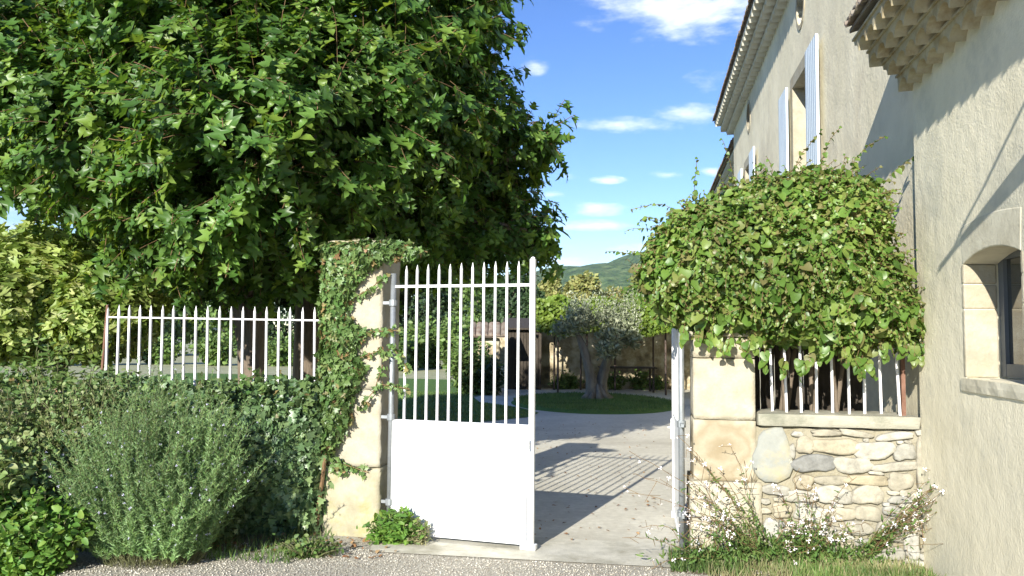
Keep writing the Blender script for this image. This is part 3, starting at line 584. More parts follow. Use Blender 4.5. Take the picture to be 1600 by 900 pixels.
# right pillar
s0 = plane_n(1083, 640, 0.02)[0]; s1 = plane_n(1181, 640, 0.02)[0]; SR = (s0+s1)/2
pr = thing('gate_pillar', FR(SR, 0.24), 'cream stone gate pillar under the bushy vine on the right', 'pillar', 'stone gate pillars')
zc = [plane_n(1130, y, 0.0)[1] for y in (753, 657, 560, 527, 517)]
obj('base_block', noisy_box(s0-0.025, s1+0.035, -0.012, 0.50, -0.03, zc[0], 0.007, 0.035, 11, 0.006), 'limestone', pr, True)
_c = FR(SR-0.02, 0.02, (zc[0]+zc[1])/2-0.01)-Vector(pr.location); stained(_c, 0.21)
o = obj('shaft', noisy_box(s0, s1, 0.02, 0.48, zc[0]+.003, zc[1], 0.005, 0.035, 12, 0.005), 'stained', pr, True); o['label'] = 'stone block with a round brown stain'
obj('shaft', noisy_box(s0+.002, s1-.002, 0.022, 0.482, zc[1]+.003, zc[2], 0.004, 0.035, 13, 0.005), 'limestone', pr, True)
obj('shaft', noisy_box(s0+.001, s1-.001, 0.021, 0.48, zc[2]+.003, zc[3], 0.005, 0.04, 14, 0.01), 'limestone', pr, True)
obj('moulding', noisy_box(s0-0.03, s1+0.03, -0.01, 0.51, zc[3]+.002, zc[4], 0.004, 0.04, 15, 0.015), 'limestone', pr, True)
obj('cap_block', noisy_box(s0+0.05, s1-0.05, 0.06, 0.44, zc[4]+.002, 2.1, 0.008, 0.05, 16, 0.02), 'limestone', pr, True)

# ================================================================== RIGHT LOW WALL
gw = thing('rubble_wall', FR(3.7, 0.2), 'low rubble stone wall with a grey slab coping beside the annex', 'wall')
ztop = plane_n(1300, 668, 0.0)[1]; zc2 = plane_n(1300, 652, 0.0)[1]
CPB = plane_n(1200, 666, -0.02)[1]; CPT = plane_n(1200, 646, -0.02)[1]
W0 = s1+0.012; W1_ = SA-0.002
obj('mortar_core', noisy_box(W0-0.03, W1_+.05, 0.03, 0.36, -0.05, CPB-0.002, 0.016, 0.03, 21, 0.01), 'mortar', gw, True)
bevel(obj('coping', noisy_box(W0-0.005, W1_-0.0, -0.025, 0.40, CPB, CPT, 0.010, 0.045, 22, 0.012), 'greystone', gw, True), 0.002)
def stone(px, py, wpx, hpx, rg):
    s, z = plane_n(px, py, 0.03); k = (0.03-CN)/F; a, b = wpx*k/2, hpx*k/2; v, f = [], []
    seg = 18; ph = rg.uniform(0, 6, 4); e_ = 2.6+rg.random()*1.6; rot = rg.normal(0, 0.05)
    shp = []
    for i in range(seg):
        t = 2*math.pi*i/seg; c_, s_ = math.cos(t), math.sin(t); rr = (abs(c_)**e_+abs(s_)**e_)**(-1/e_)
        rr *= 1+0.08*math.sin(2*t+ph[0])+0.08*math.sin(3*t+ph[1])+0.05*math.sin(5*t+ph[2])+rg.normal(0, 0.035)
        x, y = a*rr*c_, b*rr*s_; shp.append((x*math.cos(rot)-y*math.sin(rot), x*math.sin(rot)+y*math.cos(rot)))
    tx, tz = rg.normal(0, 0.05, 2)
    for lv_, (sc, pr_) in enumerate(((1.03, -0.02), (1.01, 0.024), (0.96, 0.033), (0.72, 0.036), (0.35, 0.037))):
        for x, y in shp:
            v.append(FR(s+x*sc, 0.03-pr_-rg.normal(0, 0.0022)-tx*x*sc*0.5-tz*y*sc*0.5, z+y*sc))
    for l in range(4):
        for i in range(seg):
            j = (i+1) % seg; f.append((l*seg+i, l*seg+j, (l+1)*seg+j, (l+1)*seg+i))
    f.append(tuple(4*seg+i for i in range(seg)))
    return v, f
ST = [(620,270,75,65),(755,278,190,65),(928,295,150,75),(1065,302,80,65),(660,352,170,72),(833,360,140,68),(1020,368,180,36),(1146,400,50,330),(615,435,85,58),(735,428,130,40),(895,428,180,40),(1045,432,105,72),(602,500,135,48),(750,492,135,75),(900,492,130,76),(1043,514,90,30),(715,217,120,26),(850,220,130,26),(1020,232,150,30),(905,576,110,62),(1005,564,70,38),(788,578,95,56),(650,580,140,58),(490,470,110,44),(590,645,110,62),(720,655,110,50),(860,642,110,55),(1005,650,120,95),(900,708,110,36),(780,715,110,44),(520,560,80,60),(1085,595,60,85),(640,725,130,56),(470,645,70,80),(1095,720,60,110),(500,745,120,60),(880,765,150,50),(1010,752,90,60),(700,790,120,50),(560,300,30,60),(1165,610,30,70),(600,800,110,40),(470,820,110,50),(980,815,130,40),(1110,810,100,50),(550,355,28,40),(1110,655,40,50)]
rg = np.random.default_rng(5)
_try = 0
while len(ST) < 125 and _try < 6000:
    _try += 1; x, y, a_, b_ = rg.uniform(430, 1170), rg.uniform(215, 840), rg.uniform(22, 60), rg.uniform(14, 34)
    if all(abs(x-q[0]) > (a_+q[2])/2*1.02 or abs(y-q[1]) > (b_+q[3])/2*1.02 for q in ST) and not (x < 575 and y < 450): ST.append((x, y, a_, b_))
obj('stonework', merge(*[stone(1040+x/2.857, 600+y/2.857, wv_/2.857, hv/2.857, rg) for x, y, wv_, hv in ST]), 'stones', gw, True)

obj('slab', stone(1040+478/2.857, 600+318/2.857, 145/2.857, 240/2.857, rg), 'paleslab', gw, True)
# ================================================================== IRON FENCES
def spike_bar(s, n, z0, z1, w_=0.009, dx=0.0, dz=0.05):
    """square bar with a pointed tip; dx leans the top"""
    v = []
    for z, ww, k in ((z0, w_, 0), (z1-dz, w_, 1), (z1, 0.001, 1)):
        for a, b in ((-1, -1), (1, -1), (1, 1), (-1, 1)): v.append(FR(s+a*ww+dx*(z-z0)/(z1-z0), n+b*ww, z))
    f = [(3, 2, 1, 0)]
    for l in (0, 4):
        for i in range(4): f.append((l+i, l+(i+1) % 4, l+4+(i+1) % 4, l+4+i))
    f.append((8, 9, 10, 11)); return v, f
lf_ = thing('iron_fence', FR(-1.6, 0.2), 'white iron fence above the ivy covered wall left of the gate', 'fence', 'white iron railings beside the gate')
xs = [318,350,382,413,445,478,511,543,577,611,645,679,713,747,783,818,853,888,924]
for i, x in enumerate(xs):
    px = x/1.875; s, zt = plane_n(px, 476+4*i/18, 0.2); s2, _ = plane_n(px-4+3.2*i/18, 600, 0.2)
    obj('bar', spike_bar(s2-0.0, 0.2, 0.95, zt, 0.0085, (s-s2)*(zt-0.95)/(zt-1.2)+random.uniform(-.004, .004)), 'whitebar', lf_)
sa, za = plane_n(168, 495.5, 0.2); sb_, zb_ = plane_n(509, 501, 0.2)
v = [FR(sa, 0.188, za-0.006), FR(sb_+0.04, 0.188, zb_-0.006), FR(sb_+0.04, 0.188, zb_+0.007), FR(sa, 0.188, za+0.007)]; v += [p+U*0.024 for p in v]
obj('rail', (v, [(0, 1, 2, 3), (7, 6, 5, 4), (0, 4, 5, 1), (2, 6, 7, 3), (1, 5, 6, 2), (0, 3, 7, 4)]), 'whitebar', lf_)
po = obj('post', tube([FR(sa-0.05, 0.2, 0.9), FR(sa-0.005, 0.2, za+0.11)], 0.012, 8), 'rust', lf_)
rf_ = thing('iron_fence', FR(3.6, 0.2, CPT), 'white iron fence on the rubble wall under the bushy vine', 'fence', 'white iron railings beside the gate')
for i, (xb, xt) in enumerate(((1207,1204),(1229,1226),(1252,1250),(1276,1275),(1301,1299),(1327,1325),(1351,1350),(1377,1374),(1406,1401))):
    s2, zb = plane_n(xb, 645, 0.14); s, _ = plane_n(xt, 560, 0.14)
    obj('bar', spike_bar(s2, 0.14, CPT-0.01, 1.86, 0.0085, (s-s2)*2.2), 'whitebar', rf_)
obj('rail', box(W0, SA, 0.128, 0.152, 1.72, 1.735), 'whitebar', rf_)
pp = plane_n(1412, 640, 0.14)[0]
obj('post', merge(box(pp-0.014, pp+0.014, 0.13, 0.158, CPT-0.01, 1.9)), 'rust', rf_)

# ================================================================== GATE LEAVES
def gate_leaf(hinge, end, label, name='gate_leaf', nb=11):
    """a leaf from the hinge pipe to the free stile; local frame a = along the leaf, b = thickness"""
    h = Vector((hinge.x, hinge.y, 0)); e_ = Vector((end.x, end.y, 0)); A = (e_-h).normalized(); L = (e_-h).length; B = Vector((-A.y, A.x, 0))
    fr = lambda a, b, z: h+A*a+B*b+Vector((0, 0, z))
    g = thing(name, h, label, 'gate', 'leaves of the white iron gate')
    obj('hinge_stile', tube([fr(0, 0, 0.03), fr(0, 0, 2.12)], 0.023, 12), 'galv', g, True)
    for z in (0.28, 0.955, 1.88):
        obj('hinge', merge(tube([fr(0, 0, z-0.025), fr(0, 0, z+0.025)], 0.034, 12), box(-0.13, 0.0, -0.012, 0.012, z-0.012, z+0.012, fr)), 'galv', g)
    pt = 0.935
    bevel(obj('panel', merge(box(0.02, L-0.045, -0.006, 0.006, 0.045, pt-0.02, fr)), 'white', g), 0.002)
    obj('frame', merge(box(0.018, 0.05, -0.016, 0.016, 0.04, pt, fr), box(0.0501, L-0.043, -0.015, 0.015, pt-0.022, pt+0.004, fr), box(0.0501, L-0.043, -0.015, 0.015, 0.038, 0.062, fr)), 'white', g)
    bevel(obj('free_stile', merge(box(L-0.043, L, -0.02, 0.02, 0.03, 2.215, fr), tube([fr(L-0.0215, 0, 2.215), fr(L-0.0215, 0, 2.225), fr(L-0.0215, 0, 2.232)], [0.02, 0.016, 0.004], 8)), 'white', g), 0.006)
    obj('rail', box(0.01, L-0.043, -0.011, 0.011, 2.003, 2.023, fr), 'white', g)
    for i in range(nb):
        a = 0.02+(L-0.06)*(i+1)/(nb+1); zt = 2.185+0.02*i/nb+random.uniform(-.003, .003); v = []
        for z, ww in ((pt, 0.0085), (zt-0.05, 0.0085), (zt, 0.001)):
            for p, q in ((-1, -1), (1, -1), (1, 1), (-1, 1)): v.append(fr(a+p*ww, q*ww, z))
        f = [(3, 2, 1, 0)]
        for l in (0, 4):
            for j in range(4): f.append((l+j, l+(j+1) % 4, l+4+(j+1) % 4, l+4+j))
        f.append((8, 9, 10, 11)); obj('bar', (v, f), 'white', g)
    # small relief scrolls in the corners and an oval garland in the middle, both painted over
    side = -1
    def scroll(ca, cz, sx, sz, r_=0.035):
        pts = [fr(ca+sx*r_*(1-t/7.5)*math.cos(t), side*0.0085, cz+sz*r_*(1-t/7.5)*math.sin(t)) for t in [i*0.4 for i in range(16)]]
        return tube(pts, 0.006, 5)
    for ca, cz, sx, sz in ((0.15, pt-0.13, 1, 1), (L-0.17, pt-0.13, -1, 1), (0.15, 0.2, 1, -1), (L-0.17, 0.2, -1, -1)):
        obj('corner_ornament', scroll(ca, cz, sx, sz), 'white', g)
    c = L*0.48; parts = [tube([fr(c+0.15*math.cos(t), side*0.008, 0.49+0.055*math.sin(t)) for t in [i*2*math.pi/28 for i in range(29)]], 0.004, 5)]
    for q in range(-3, 4): parts.append(scroll(c+q*0.036, 0.49+0.012*math.cos(q*2), 1 if q % 2 else -1, 1, 0.02))
    obj('oval_ornament', merge(*parts), 'white', g)
    bevel(obj('drop_bolt', merge(box(L-0.10, L+0.02, -0.035, 0.03, 0.006, 0.045, fr), tube([fr(L-0.06, side*0.03, 0.02), fr(L-0.06, side*0.03, 0.42)], 0.0075, 8)), 'white', g), 0.004)
    obj('latch', merge(tube([fr(L-0.03, -0.05, 0.80), fr(L-0.03, 0.06, 0.80)], 0.007, 8), box(L-0.036, L-0.022, -0.075, -0.055, 0.76, 0.84, fr), box(L-0.05, L-0.01, 0.021, 0.032, 0.70, 0.88, fr)), 'white', g)
    return g
hL = gnd(610, 838); eL = gnd(834, 860)
gate_leaf(FR(0.30, 0.03), Vector((eL.x, eL.y, 0)), 'white iron gate leaf standing closed beside the ivy pillar')
hR = FR(s0-0.085, 0.08); gate_leaf(hR, FR(s0-0.10, 0.08+1.2), 'white iron gate leaf swung open and seen edge on at the right pillar')

# ================================================================== LEFT WALL AND IVY
lw_ = thing('garden_wall', FR(-2.6, 0.2), 'low rendered wall almost hidden by ivy under the left fence', 'wall')
obj('wall', noisy_box(-6.6, -0.26, 0.08, 0.34, -0.05, 1.12, 0.02, 0.12, 31, 0.02), 'mortar', lw_, True)

def pip(px, py, poly):
    """points in polygon (vectorised)"""
    x = np.asarray(px); y = np.asarray(py); ins = np.zeros(len(x), bool); n = len(poly)
    for i in range(n):
        x0, y0 = poly[i]; x1, y1 = poly[(i+1) % n]
        c = ((y0 > y) != (y1 > y)) & (x < (x1-x0)*(y-y0)/((y1-y0)+1e-12)+x0); ins ^= c
    return ins
def edist(x, y, poly):
    d = np.full(len(x), 1e9); n = len(poly)
    for i in range(n):
        a = np.array(poly[i]); b = np.array(poly[(i+1) % n]); ab = b-a; t = np.clip(((x-a[0])*ab[0]+(y-a[1])*ab[1])/(ab@ab), 0, 1)
        d = np.minimum(d, np.hypot(x-a[0]-t*ab[0], y-a[1]-t*ab[1]))
    return d
VN = np.array(V); UN = np.array(U); ON = np.array(O); ZN = np.array([0, 0, 1.0])
def pillow(poly_sz, n, thick, edge, n0=0.0, back=0.3, rg=RNG, jit=0.03, deep=0.25):
    """leaf positions over a cushion-shaped mass standing on the plane n0; back = share on the far side"""
    P = np.array(poly_sz); lo, hi = P.min(0), P.max(0); S, Z = [], []
    while len(S) < n:
        s = rg.uniform(lo[0], hi[0], n*2); z = rg.uniform(lo[1], hi[1], n*2); k = pip(s, z, poly_sz); S += list(s[k]); Z += list(z[k])
    s = np.array(S[:n]); z = np.array(Z[:n]); d = np.minimum(edist(s, z, poly_sz)/edge, 1); t = thick*np.sqrt(1-(1-d)**2)
    e = 1e-3*4; d2 = np.minimum(edist(s+e, z, poly_sz)/edge, 1); d3 = np.minimum(edist(s, z+e, poly_sz)/edge, 1)
    lump = 0.16*np.sin(s*9+1)*np.sin(z*11+2)+0.1*np.sin(s*21+z*17)
    side = np.where(rg.random(n) < back, 1.0, -1.0); tt = t*(1+lump)*(1-deep*rg.random(n)**2)
    gs = -(d2-d)/e*edge*(1-d); gz = -(d3-d)/e*edge*(1-d)
    Pw = ON+VN*s[:, None]+UN*(n0+side*tt)[:, None]+ZN*z[:, None]
    nr = VN*gs[:, None]*0.9+UN*(side*(d+0.15))[:, None]+ZN*(gz*0.9)[:, None]
    return Pw+rg.normal(0, jit, (n, 3)), nrm(nr), s, z
def psz(poly_px, n): return [plane_n(x, y, n) for x, y in poly_px]

# --- ivy
iv = thing('ivy', FR(-1.2, 0.02), 'dark green ivy covering the low wall and climbing the left gate pillar', 'ivy')
rg = np.random.default_rng(41)
wall_poly = psz([(150,585),(240,590),(300,597),(370,604),(430,598),(505,592),(520,560),(526,620),(534,650),(528,690),(516,725),(512,760),(508,830),(380,850),(200,860),(140,800)], 0.0)
P, d, _, _ = pillow(wall_poly, 9500, 0.26, 0.5, 0.10, 0.0, rg, 0.025, 0.35)
T = rnd3(len(P), 0.45, rg); T[:, 2] -= 0.9; Nn = d+rnd3(len(P), 0.38, rg); Nn[:, 2] += 0.35
obj('foliage', leaves(T_IVY, P, T, Nn, rg.uniform(0.045, 0.095, len(P))), 'leaf_ivy', iv)
# lighter top fringe along the coping
n = 3600; s = rg.uniform(-5.4, -0.3, n); P = ON+VN*s[:, None]+UN*rg.normal(0.12, 0.16, n)[:, None]+ZN*(1.10+0.06*np.sin(s*5)+0.03*np.sin(s*13)+rg.normal(0, 0.06, n))[:, None]
T = rnd3(n, 0.6, rg); T[:, 2] -= 0.1; Nn = rnd3(n, 0.5, rg)+np.array([0, -0.3, 1])
obj('top_growth', leaves(T_IVY, P, T, Nn, rg.uniform(0.04, 0.08, n)), 'leaf_ivy_light', iv)
pil_poly = psz([(506,382),(560,378),(600,376),(640,384),(662,392),(645,402),(612,404),(580,415),(556,442),(544,480),(552,505),(575,518),(552,540),(560,560),(570,575),(560,605),(548,625),(550,650),(538,670),(526,695),(516,715),(505,700),(500,600),(505,500)], 0.0)
P, d, s, z = pillow(pil_poly, 4200, 0.10, 0.15, 0.0, 0.0, rg, 0.012, 0.5)
k = (s < 0.24) | (z > 2.2); P, d = P[k], d[k]
T = rnd3(len(P), 0.5, rg); T[:, 2] -= 0.7; Nn = d+rnd3(len(P), 0.4, rg); Nn[:, 2] += 0.3
obj('pillar_growth', leaves(T_IVY, P, T, Nn, rg.uniform(0.035, 0.075, len(P))), 'leaf_ivy_light', iv)
# runners over the pillar
runs = [[(520,720),(545,728),(575,738)],[(560,640),(585,610),(598,570)],[(545,470),(580,450),(604,430)],[(555,520),(590,518),(622,516)],[(590,600),(612,603),(640,608)],[(600,380),(640,385),(668,394)],[(520,560),(560,560),(600,545)],[(530,440),(570,420),(600,395)],[(520,732),(532,728),(540,742)],[(600,560),(612,540),(640,580)]]
Pl, Tl, tp = [], [], []
for r_ in runs:
    w3 = [FR(*( (lambda q: (q[0], -0.02, q[1]))(plane_n(x, y, -0.02)) )) for x, y in r_]; tp.append(tube([w3[0], w3[1], w3[2]], 0.004, 5))
    for q in range(34):
        t = q/34; p = w3[0].lerp(w3[1], t*2) if t < .5 else w3[1].lerp(w3[2], t*2-1); Pl.append(np.array(p)+rg.normal(0, 0.018, 3))
tp.append(tube([FR(-0.3, -0.03, 0), FR(-0.22, -0.04, 0.7), FR(-0.27, -0.03, 1.4), FR(-0.15, -0.03, 2.1), FR(0.1, -0.02, 2.4)], [0.02, 0.016, 0.013, 0.01, 0.005], 6))
Pl = np.array(Pl); T = rnd3(len(Pl), 0.6, rg); T[:, 2] -= 0.6; Nn = -UN+rnd3(len(Pl), 0.4, rg); Nn[:, 2] += 0.3
obj('runner_leaves', leaves(T_IVY, Pl, T, Nn, rg.uniform(0.03, 0.06, len(Pl))), 'leaf_ivy_light', iv)
obj('stem', merge(*tp), 'twig', iv)

# --- bushy vine over the right pillar and fence
vi = thing('climbing_vine', FR(3.2, 0.3), 'bushy light green climbing vine mounded over the right pillar and fence', 'climbing plant')
rg = np.random.default_rng(43)
vp = psz([(1012,390),(1040,345),(1090,315),(1150,292),(1200,272),(1260,268),(1330,272),(1376,280),(1386,330),(1398,390),(1420,450),(1446,500),(1450,540),(1425,528),(1385,522),(1350,540),(1310,532),(1260,526),(1230,520),(1200,514),(1160,508),(1120,512),(1070,500),(1035,478),(1008,440)], -0.1)
P, d, s, z = pillow(vp, 19000, 0.48, 0.5, 0.16, 0.3, rg, 0.035, 0.3)
T = rnd3(len(P), 0.55, rg)+d*0.25; T[:, 2] -= 0.65; Nn = d+rnd3(len(P), 0.5, rg); Nn[:, 2] += 0.45
zf = np.clip((z-1.6)/1.1, 0, 1); S_ = rg.uniform(0.04, 0.10, len(P))*(1.25-0.52*zf)
obj('foliage', leaves(T_HEART, P, T, Nn, S_), 'leaf_vine', vi)
# hanging shoots below, reddish young shoots all over, tendrils into the sky
Pl, Tl, Sl, A_, B_ = [], [], [], [], []
def shoot(p, dv, L, nl, sz, sag=0.5):
    p = np.array(p); dv = np.array(dv)/np.linalg.norm(dv); q = p.copy(); prev = p.copy()
    for i in range(nl):
        dv = dv+np.array([0, 0, -sag/nl])+rg.normal(0, 0.12, 3); dv /= np.linalg.norm(dv); q = prev+dv*L/nl; A_.append(prev); B_.append(q); prev = q
        Pl.append(q); side = np.cross(dv, ZN)*(1 if i % 2 else -1)+rg.normal(0, 0.4, 3)+dv*0.4; side[2] -= 0.5; Tl.append(side); Sl.append(sz*rg.uniform(0.7, 1.15)*(1-0.45*i/nl))
for px, py in ((1095,505),(1110,515),(1140,525),(1165,530),(1195,545),(1225,555),(1250,558),(1290,535),(1320,540),(1348,555),(1352,560),(1380,530),(1430,535),(1445,530),(1415,525),(1120,520),(1180,520),(1265,550),(1335,555),(1440,480),(1070,505)):
    sz = plane_n(px, py, -0.12); shoot(FR(sz[0], -0.12, sz[1]), (rg.normal(0, .2), rg.normal(-.1, .2), -1), 0.15, 6, 0.08)
for px, py, dx, dz in ((1040,350,-1,.5),(1020,400,-1,.3),(1090,320,-.5,1),(1015,440,-1,-.2),(1390,275,.6,.5),(1200,272,-.2,1),(1280,268,.1,1),(1240,268,.2,1),(1150,290,-.4,1),(1060,330,-1,.6),(1050,360,-1,-.1),(1330,270,.3,1),(1440,470,1,.2)):
    sz = plane_n(px, py, 0.1); shoot(FR(sz[0], 0.1, sz[1]), (dx, rg.normal(0, .3), dz), 0.38, 10, 0.05, 0.7)
P2, d2, s2_, z2_ = pillow(vp, 900, 0.52, 0.55, 0.16, 0.2, rg, 0.02, 0.05)
for p, dd in zip(P2[:800], d2[:800]): shoot(p, dd+rg.normal(0, .7, 3)+np.array([0, 0, 0.3]), 0.18, 6, 0.04, 0.9)
Pl = np.array(Pl); Tl = np.array(Tl); Nn = rnd3(len(Pl), 0.4, rg)+np.array([-0.3, -0.7, 0.8])
obj('shoot_leaves', leaves(T_HEART, Pl, Tl, Nn, Sl), 'leaf_vine', vi)
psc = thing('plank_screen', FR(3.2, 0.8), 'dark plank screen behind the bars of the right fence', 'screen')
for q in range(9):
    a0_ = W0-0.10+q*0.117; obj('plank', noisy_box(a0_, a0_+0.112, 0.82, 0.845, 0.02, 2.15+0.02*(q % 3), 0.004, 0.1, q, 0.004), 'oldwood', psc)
A_ = np.array(A_); B_ = np.array(B_); obj('shoot', tubes_np(A_, B_, 0.0028, 0.0022), 'redtwig', vi)
st = []
for q in range(7):
    a = FR(3.55+0.09*q-0.25, 0.35+0.05*math.sin(q*2), 0.0); b = a+Vector((random.uniform(-.15, .15), random.uniform(-.1, .1), 1.5)); c = b+Vector((random.uniform(-.7, .6), random.uniform(-.2, .2), 0.75))
    st.append(tube([a, a.lerp(b, 0.5)+Vector((random.uniform(-.05, .05), 0.03, 0)), b, c], [0.035 if q == 2 else 0.016, 0.03 if q == 2 else 0.014, 0.02, 0.006], 7))
obj('stem', merge(*st), 'bark', vi, True)

# ================================================================== MULBERRY TREE
rg = np.random.default_rng(11)
def lobe(px, py, D, rpx, sq=0.85, dy=1.0):
    c = at(px, py, D); r_ = rpx/F*D; return ((c.x, c.y, c.z), (r_, r_*dy, r_*sq))
ML = [lobe(*a) for a in [(40,60,8.6,150),(110,170,8.2,140),(190,228,7.8,125),(60,235,8.8,80),(330,60,8.2,200),(330,300,7.6,130),(430,210,7.4,190),(560,170,7.9,180),(590,20,8.4,180),(700,50,9,88),(680,170,8.9,120),(790,228,9.2,55),(842,214,9.2,32),(700,290,9.5,115),(785,345,9.7,58),(845,372,9.8,30),(560,300,8.6,120),(240,350,8,80),(320,400,8.2,75),(420,370,8.6,95),(520,380,9,85),(630,360,9.2,85),(740,370,9.6,55),(480,-40,8.8,190),(190,-60,9,180),(670,-40,9.2,105),(400,150,11.2,230),(600,200,11,190),(230,220,11,180),(740,310,11.2,80),(560,340,11,110),(420,330,11,120)]]
tb = at(402, 590, 9.4); TB = Vector((tb.x, tb.y, 0))
mt_ = thing('mulberry_tree', TB, 'huge dark green tree with glossy lobed leaves filling the upper left', 'tree')
fork = Vector((TB.x-0.15, TB.y, 2.05)); tg = [Vector(l[0])+Vector(rg.normal(0, .25, 3)) for l in ML]
obj('trunk', tube([TB, TB+Vector((-.02, 0, .1)), TB+Vector((-0.05, 0, 0.8)), TB+Vector((-.08, 0, 1.5)), fork], [0.24, 0.19, 0.155, 0.16, 0.2], 14), 'bark', mt_, True)
for i, t_ in enumerate(tg):
    L = (t_-fork).length; off = Vector(rg.normal(0, 0.08, 3))*L; off.z = abs(off.z)+0.06*L
    pts = [fork.lerp(t_, k/8)+off*math.sin(math.pi*k/8)+(Vector(rg.normal(0, .03, 3))*L*0.3 if k else Vector((0, 0, 0))) for k in range(9)]
    obj('limb', tube(pts, [0.085*(1-0.85*k/8)+0.006 for k in range(9)], 8), 'bark', mt_, True)
nsh = 5600
B0, dd = lobes_points(ML, nsh, 0.5, rg, 0.74); nsh = len(B0)
dirs = dd+rnd3(nsh, 0.4, rg); dirs[:, 2] += 0.25; dirs = nrm(dirs); Ls = rg.uniform(0.28, 0.6, nsh)
NL = 8; Pa, Ta, Na, Sa = [], [], [], []; tw0, tw1 = [], []
prev = B0-dirs*0.12; cur = dirs.copy()
for k in range(NL):
    cur = cur+np.array([0, 0, -0.05])+rnd3(nsh, 0.06, rg); cur = nrm(cur); nx = prev+cur*(Ls/NL)[:, None]
    tw0.append(prev); tw1.append(nx); prev = nx
    side = nrm(np.cross(cur, ZN))*(1 if k % 2 else -1); ang = rg.uniform(-1, 1, nsh)[:, None]
    T = side*0.75+cur*0.5+np.cross(cur, side)*ang*0.6+rnd3(nsh, 0.2, rg); T[:, 2] -= 0.65
    pet = nx+nrm(T)*0.03; Nn = dd*0.5+cur*0.3+rnd3(nsh, 0.3, rg); Nn[:, 2] += 0.75
    Pa.append(pet); Ta.append(T); Na.append(Nn); Sa.append(rg.choice([0.8, 1.0, 1.25], nsh)*rg.uniform(0.12, 0.21, nsh)*(1.05-0.35*k/NL))
Pa = np.concatenate(Pa); Ta = np.concatenate(Ta); Na = np.concatenate(Na); Sa = np.concatenate(Sa)
obj('crown', leaves(T_MUL, Pa, Ta, Na, Sa), 'leaf_mulberry', mt_)
obj('twigs', tubes_np(np.concatenate(tw0), np.concatenate(tw1), 0.0045, 0.0035), 'twig', mt_)

t2 = at(482, 590, 12.0)
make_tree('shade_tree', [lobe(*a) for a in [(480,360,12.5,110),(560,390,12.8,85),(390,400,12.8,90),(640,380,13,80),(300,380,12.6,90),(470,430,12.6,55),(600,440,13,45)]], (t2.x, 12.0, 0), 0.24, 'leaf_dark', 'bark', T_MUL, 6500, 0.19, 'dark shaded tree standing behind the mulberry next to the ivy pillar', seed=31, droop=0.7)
# ================================================================== LEFT SIDE PLANTS
make_tree('fig_tree', [lobe(60,440,9.5,110,.8),(lobe(160,490,9.2,85,.8)),lobe(10,480,9,95,.8),lobe(110,520,9.4,65,.6),lobe(220,440,9.8,60,.8),lobe(-60,430,10,90)], at(90, 700, 9.6)*1.0-Vector((0, 0, at(90, 700, 9.6).z)), 0.09, 'leaf_yellow', 'bark', T_MUL, 11000, 0.125, 'yellow green broad leaved small tree behind the fence at the left edge', seed=21, droop=0.7, wid=1.3)
# rosemary
def blossoms(t, Pf, sizes, mat, rg, up):
    """the biggest hundred flowers as parts, any more as one mass"""
    n = len(Pf); T = rnd3(n, 1, rg); Nn = rnd3(n, 0.45, rg)+np.array(up); S = np.asarray(sizes)
    for i in range(min(n, 100)): obj('flower', leaves(T_STAR, Pf[i:i+1], T[i:i+1], Nn[i:i+1], S[i:i+1]), mat, t)
    if n > 100: tag(obj('flowers', leaves(T_STAR, Pf[100:], T[100:], Nn[100:], S[100:]), mat, t), kind='stuff')

def rosemary(loc, n, H, spread, label, seed):
    rg = np.random.default_rng(seed); t = thing('rosemary_bush', loc, label, 'shrub'); L0 = np.array(loc)
    a = rg.uniform(0, 2*np.pi, n); r_ = np.sqrt(rg.random(n)); base = L0+np.stack([np.cos(a)*r_*spread*0.62, np.sin(a)*r_*spread*0.4, np.zeros(n)], 1)
    out_ = np.stack([np.cos(a)*r_, np.sin(a)*r_*0.8, np.zeros(n)], 1); hh = H*(1.05-0.42*r_**2+0.10*np.sin(a*3+1))*rg.uniform(0.55, 1.08, n)
    K = 26; A, B, P, T, Nn, S, FP = [], [], [], [], [], [], []; prev = base; wob = rnd3(n, 0.09, rg)
    for k in range(K):
        t_ = (k+1)/K; lean = out_*(spread*0.62*(t_**0.75))[..., None] if False else out_*spread*0.55*t_**0.8
        q = base+lean+wob*t_*t_*1.5; q[:, 2] = loc[2]+hh*t_**1.05; q += rnd3(n, 0.006, rg)
        A.append(prev); B.append(q)
        if k > 3:
            for m_ in range(11):
                f_ = rg.random((n, 1)); p = prev*(1-f_)+q*f_; d = sphere_dirs(n, rg); d[:, 2] = np.abs(d[:, 2])*0.7+0.35
                P.append(p); T.append(d); Nn.append(rnd3(n, 1, rg)); S.append(rg.uniform(0.028, 0.052, n)*(1.1-0.4*t_))
        if k > 8:
            sel = rg.random(n) < 0.06; FP.append(q[sel]+rnd3(sel.sum(), 0.015, rg))
        prev = q
    obj('stems', tubes_np(np.concatenate(A), np.concatenate(B), 0.0019, 0.0016), 'greentwig', t)
    nd = (T_NEEDLE[0]*np.array([1.5, 1, 1]), T_NEEDLE[1])
    obj('foliage', leaves(nd, np.concatenate(P), np.concatenate(T), np.concatenate(Nn), np.concatenate(S)), 'leaf_rosemary', t)
    F_ = np.concatenate(FP); blossoms(t, F_, np.full(len(F_), 0.018), 'petal_blue', rg, (0, -1, .5))
    return t
rp = gnd(214, 893); rosemary((rp.x, rp.y+0.25, 0), 680, 1.20, 0.53, 'large grey green rosemary bush with pale blue flowers in front of the ivy', 51)

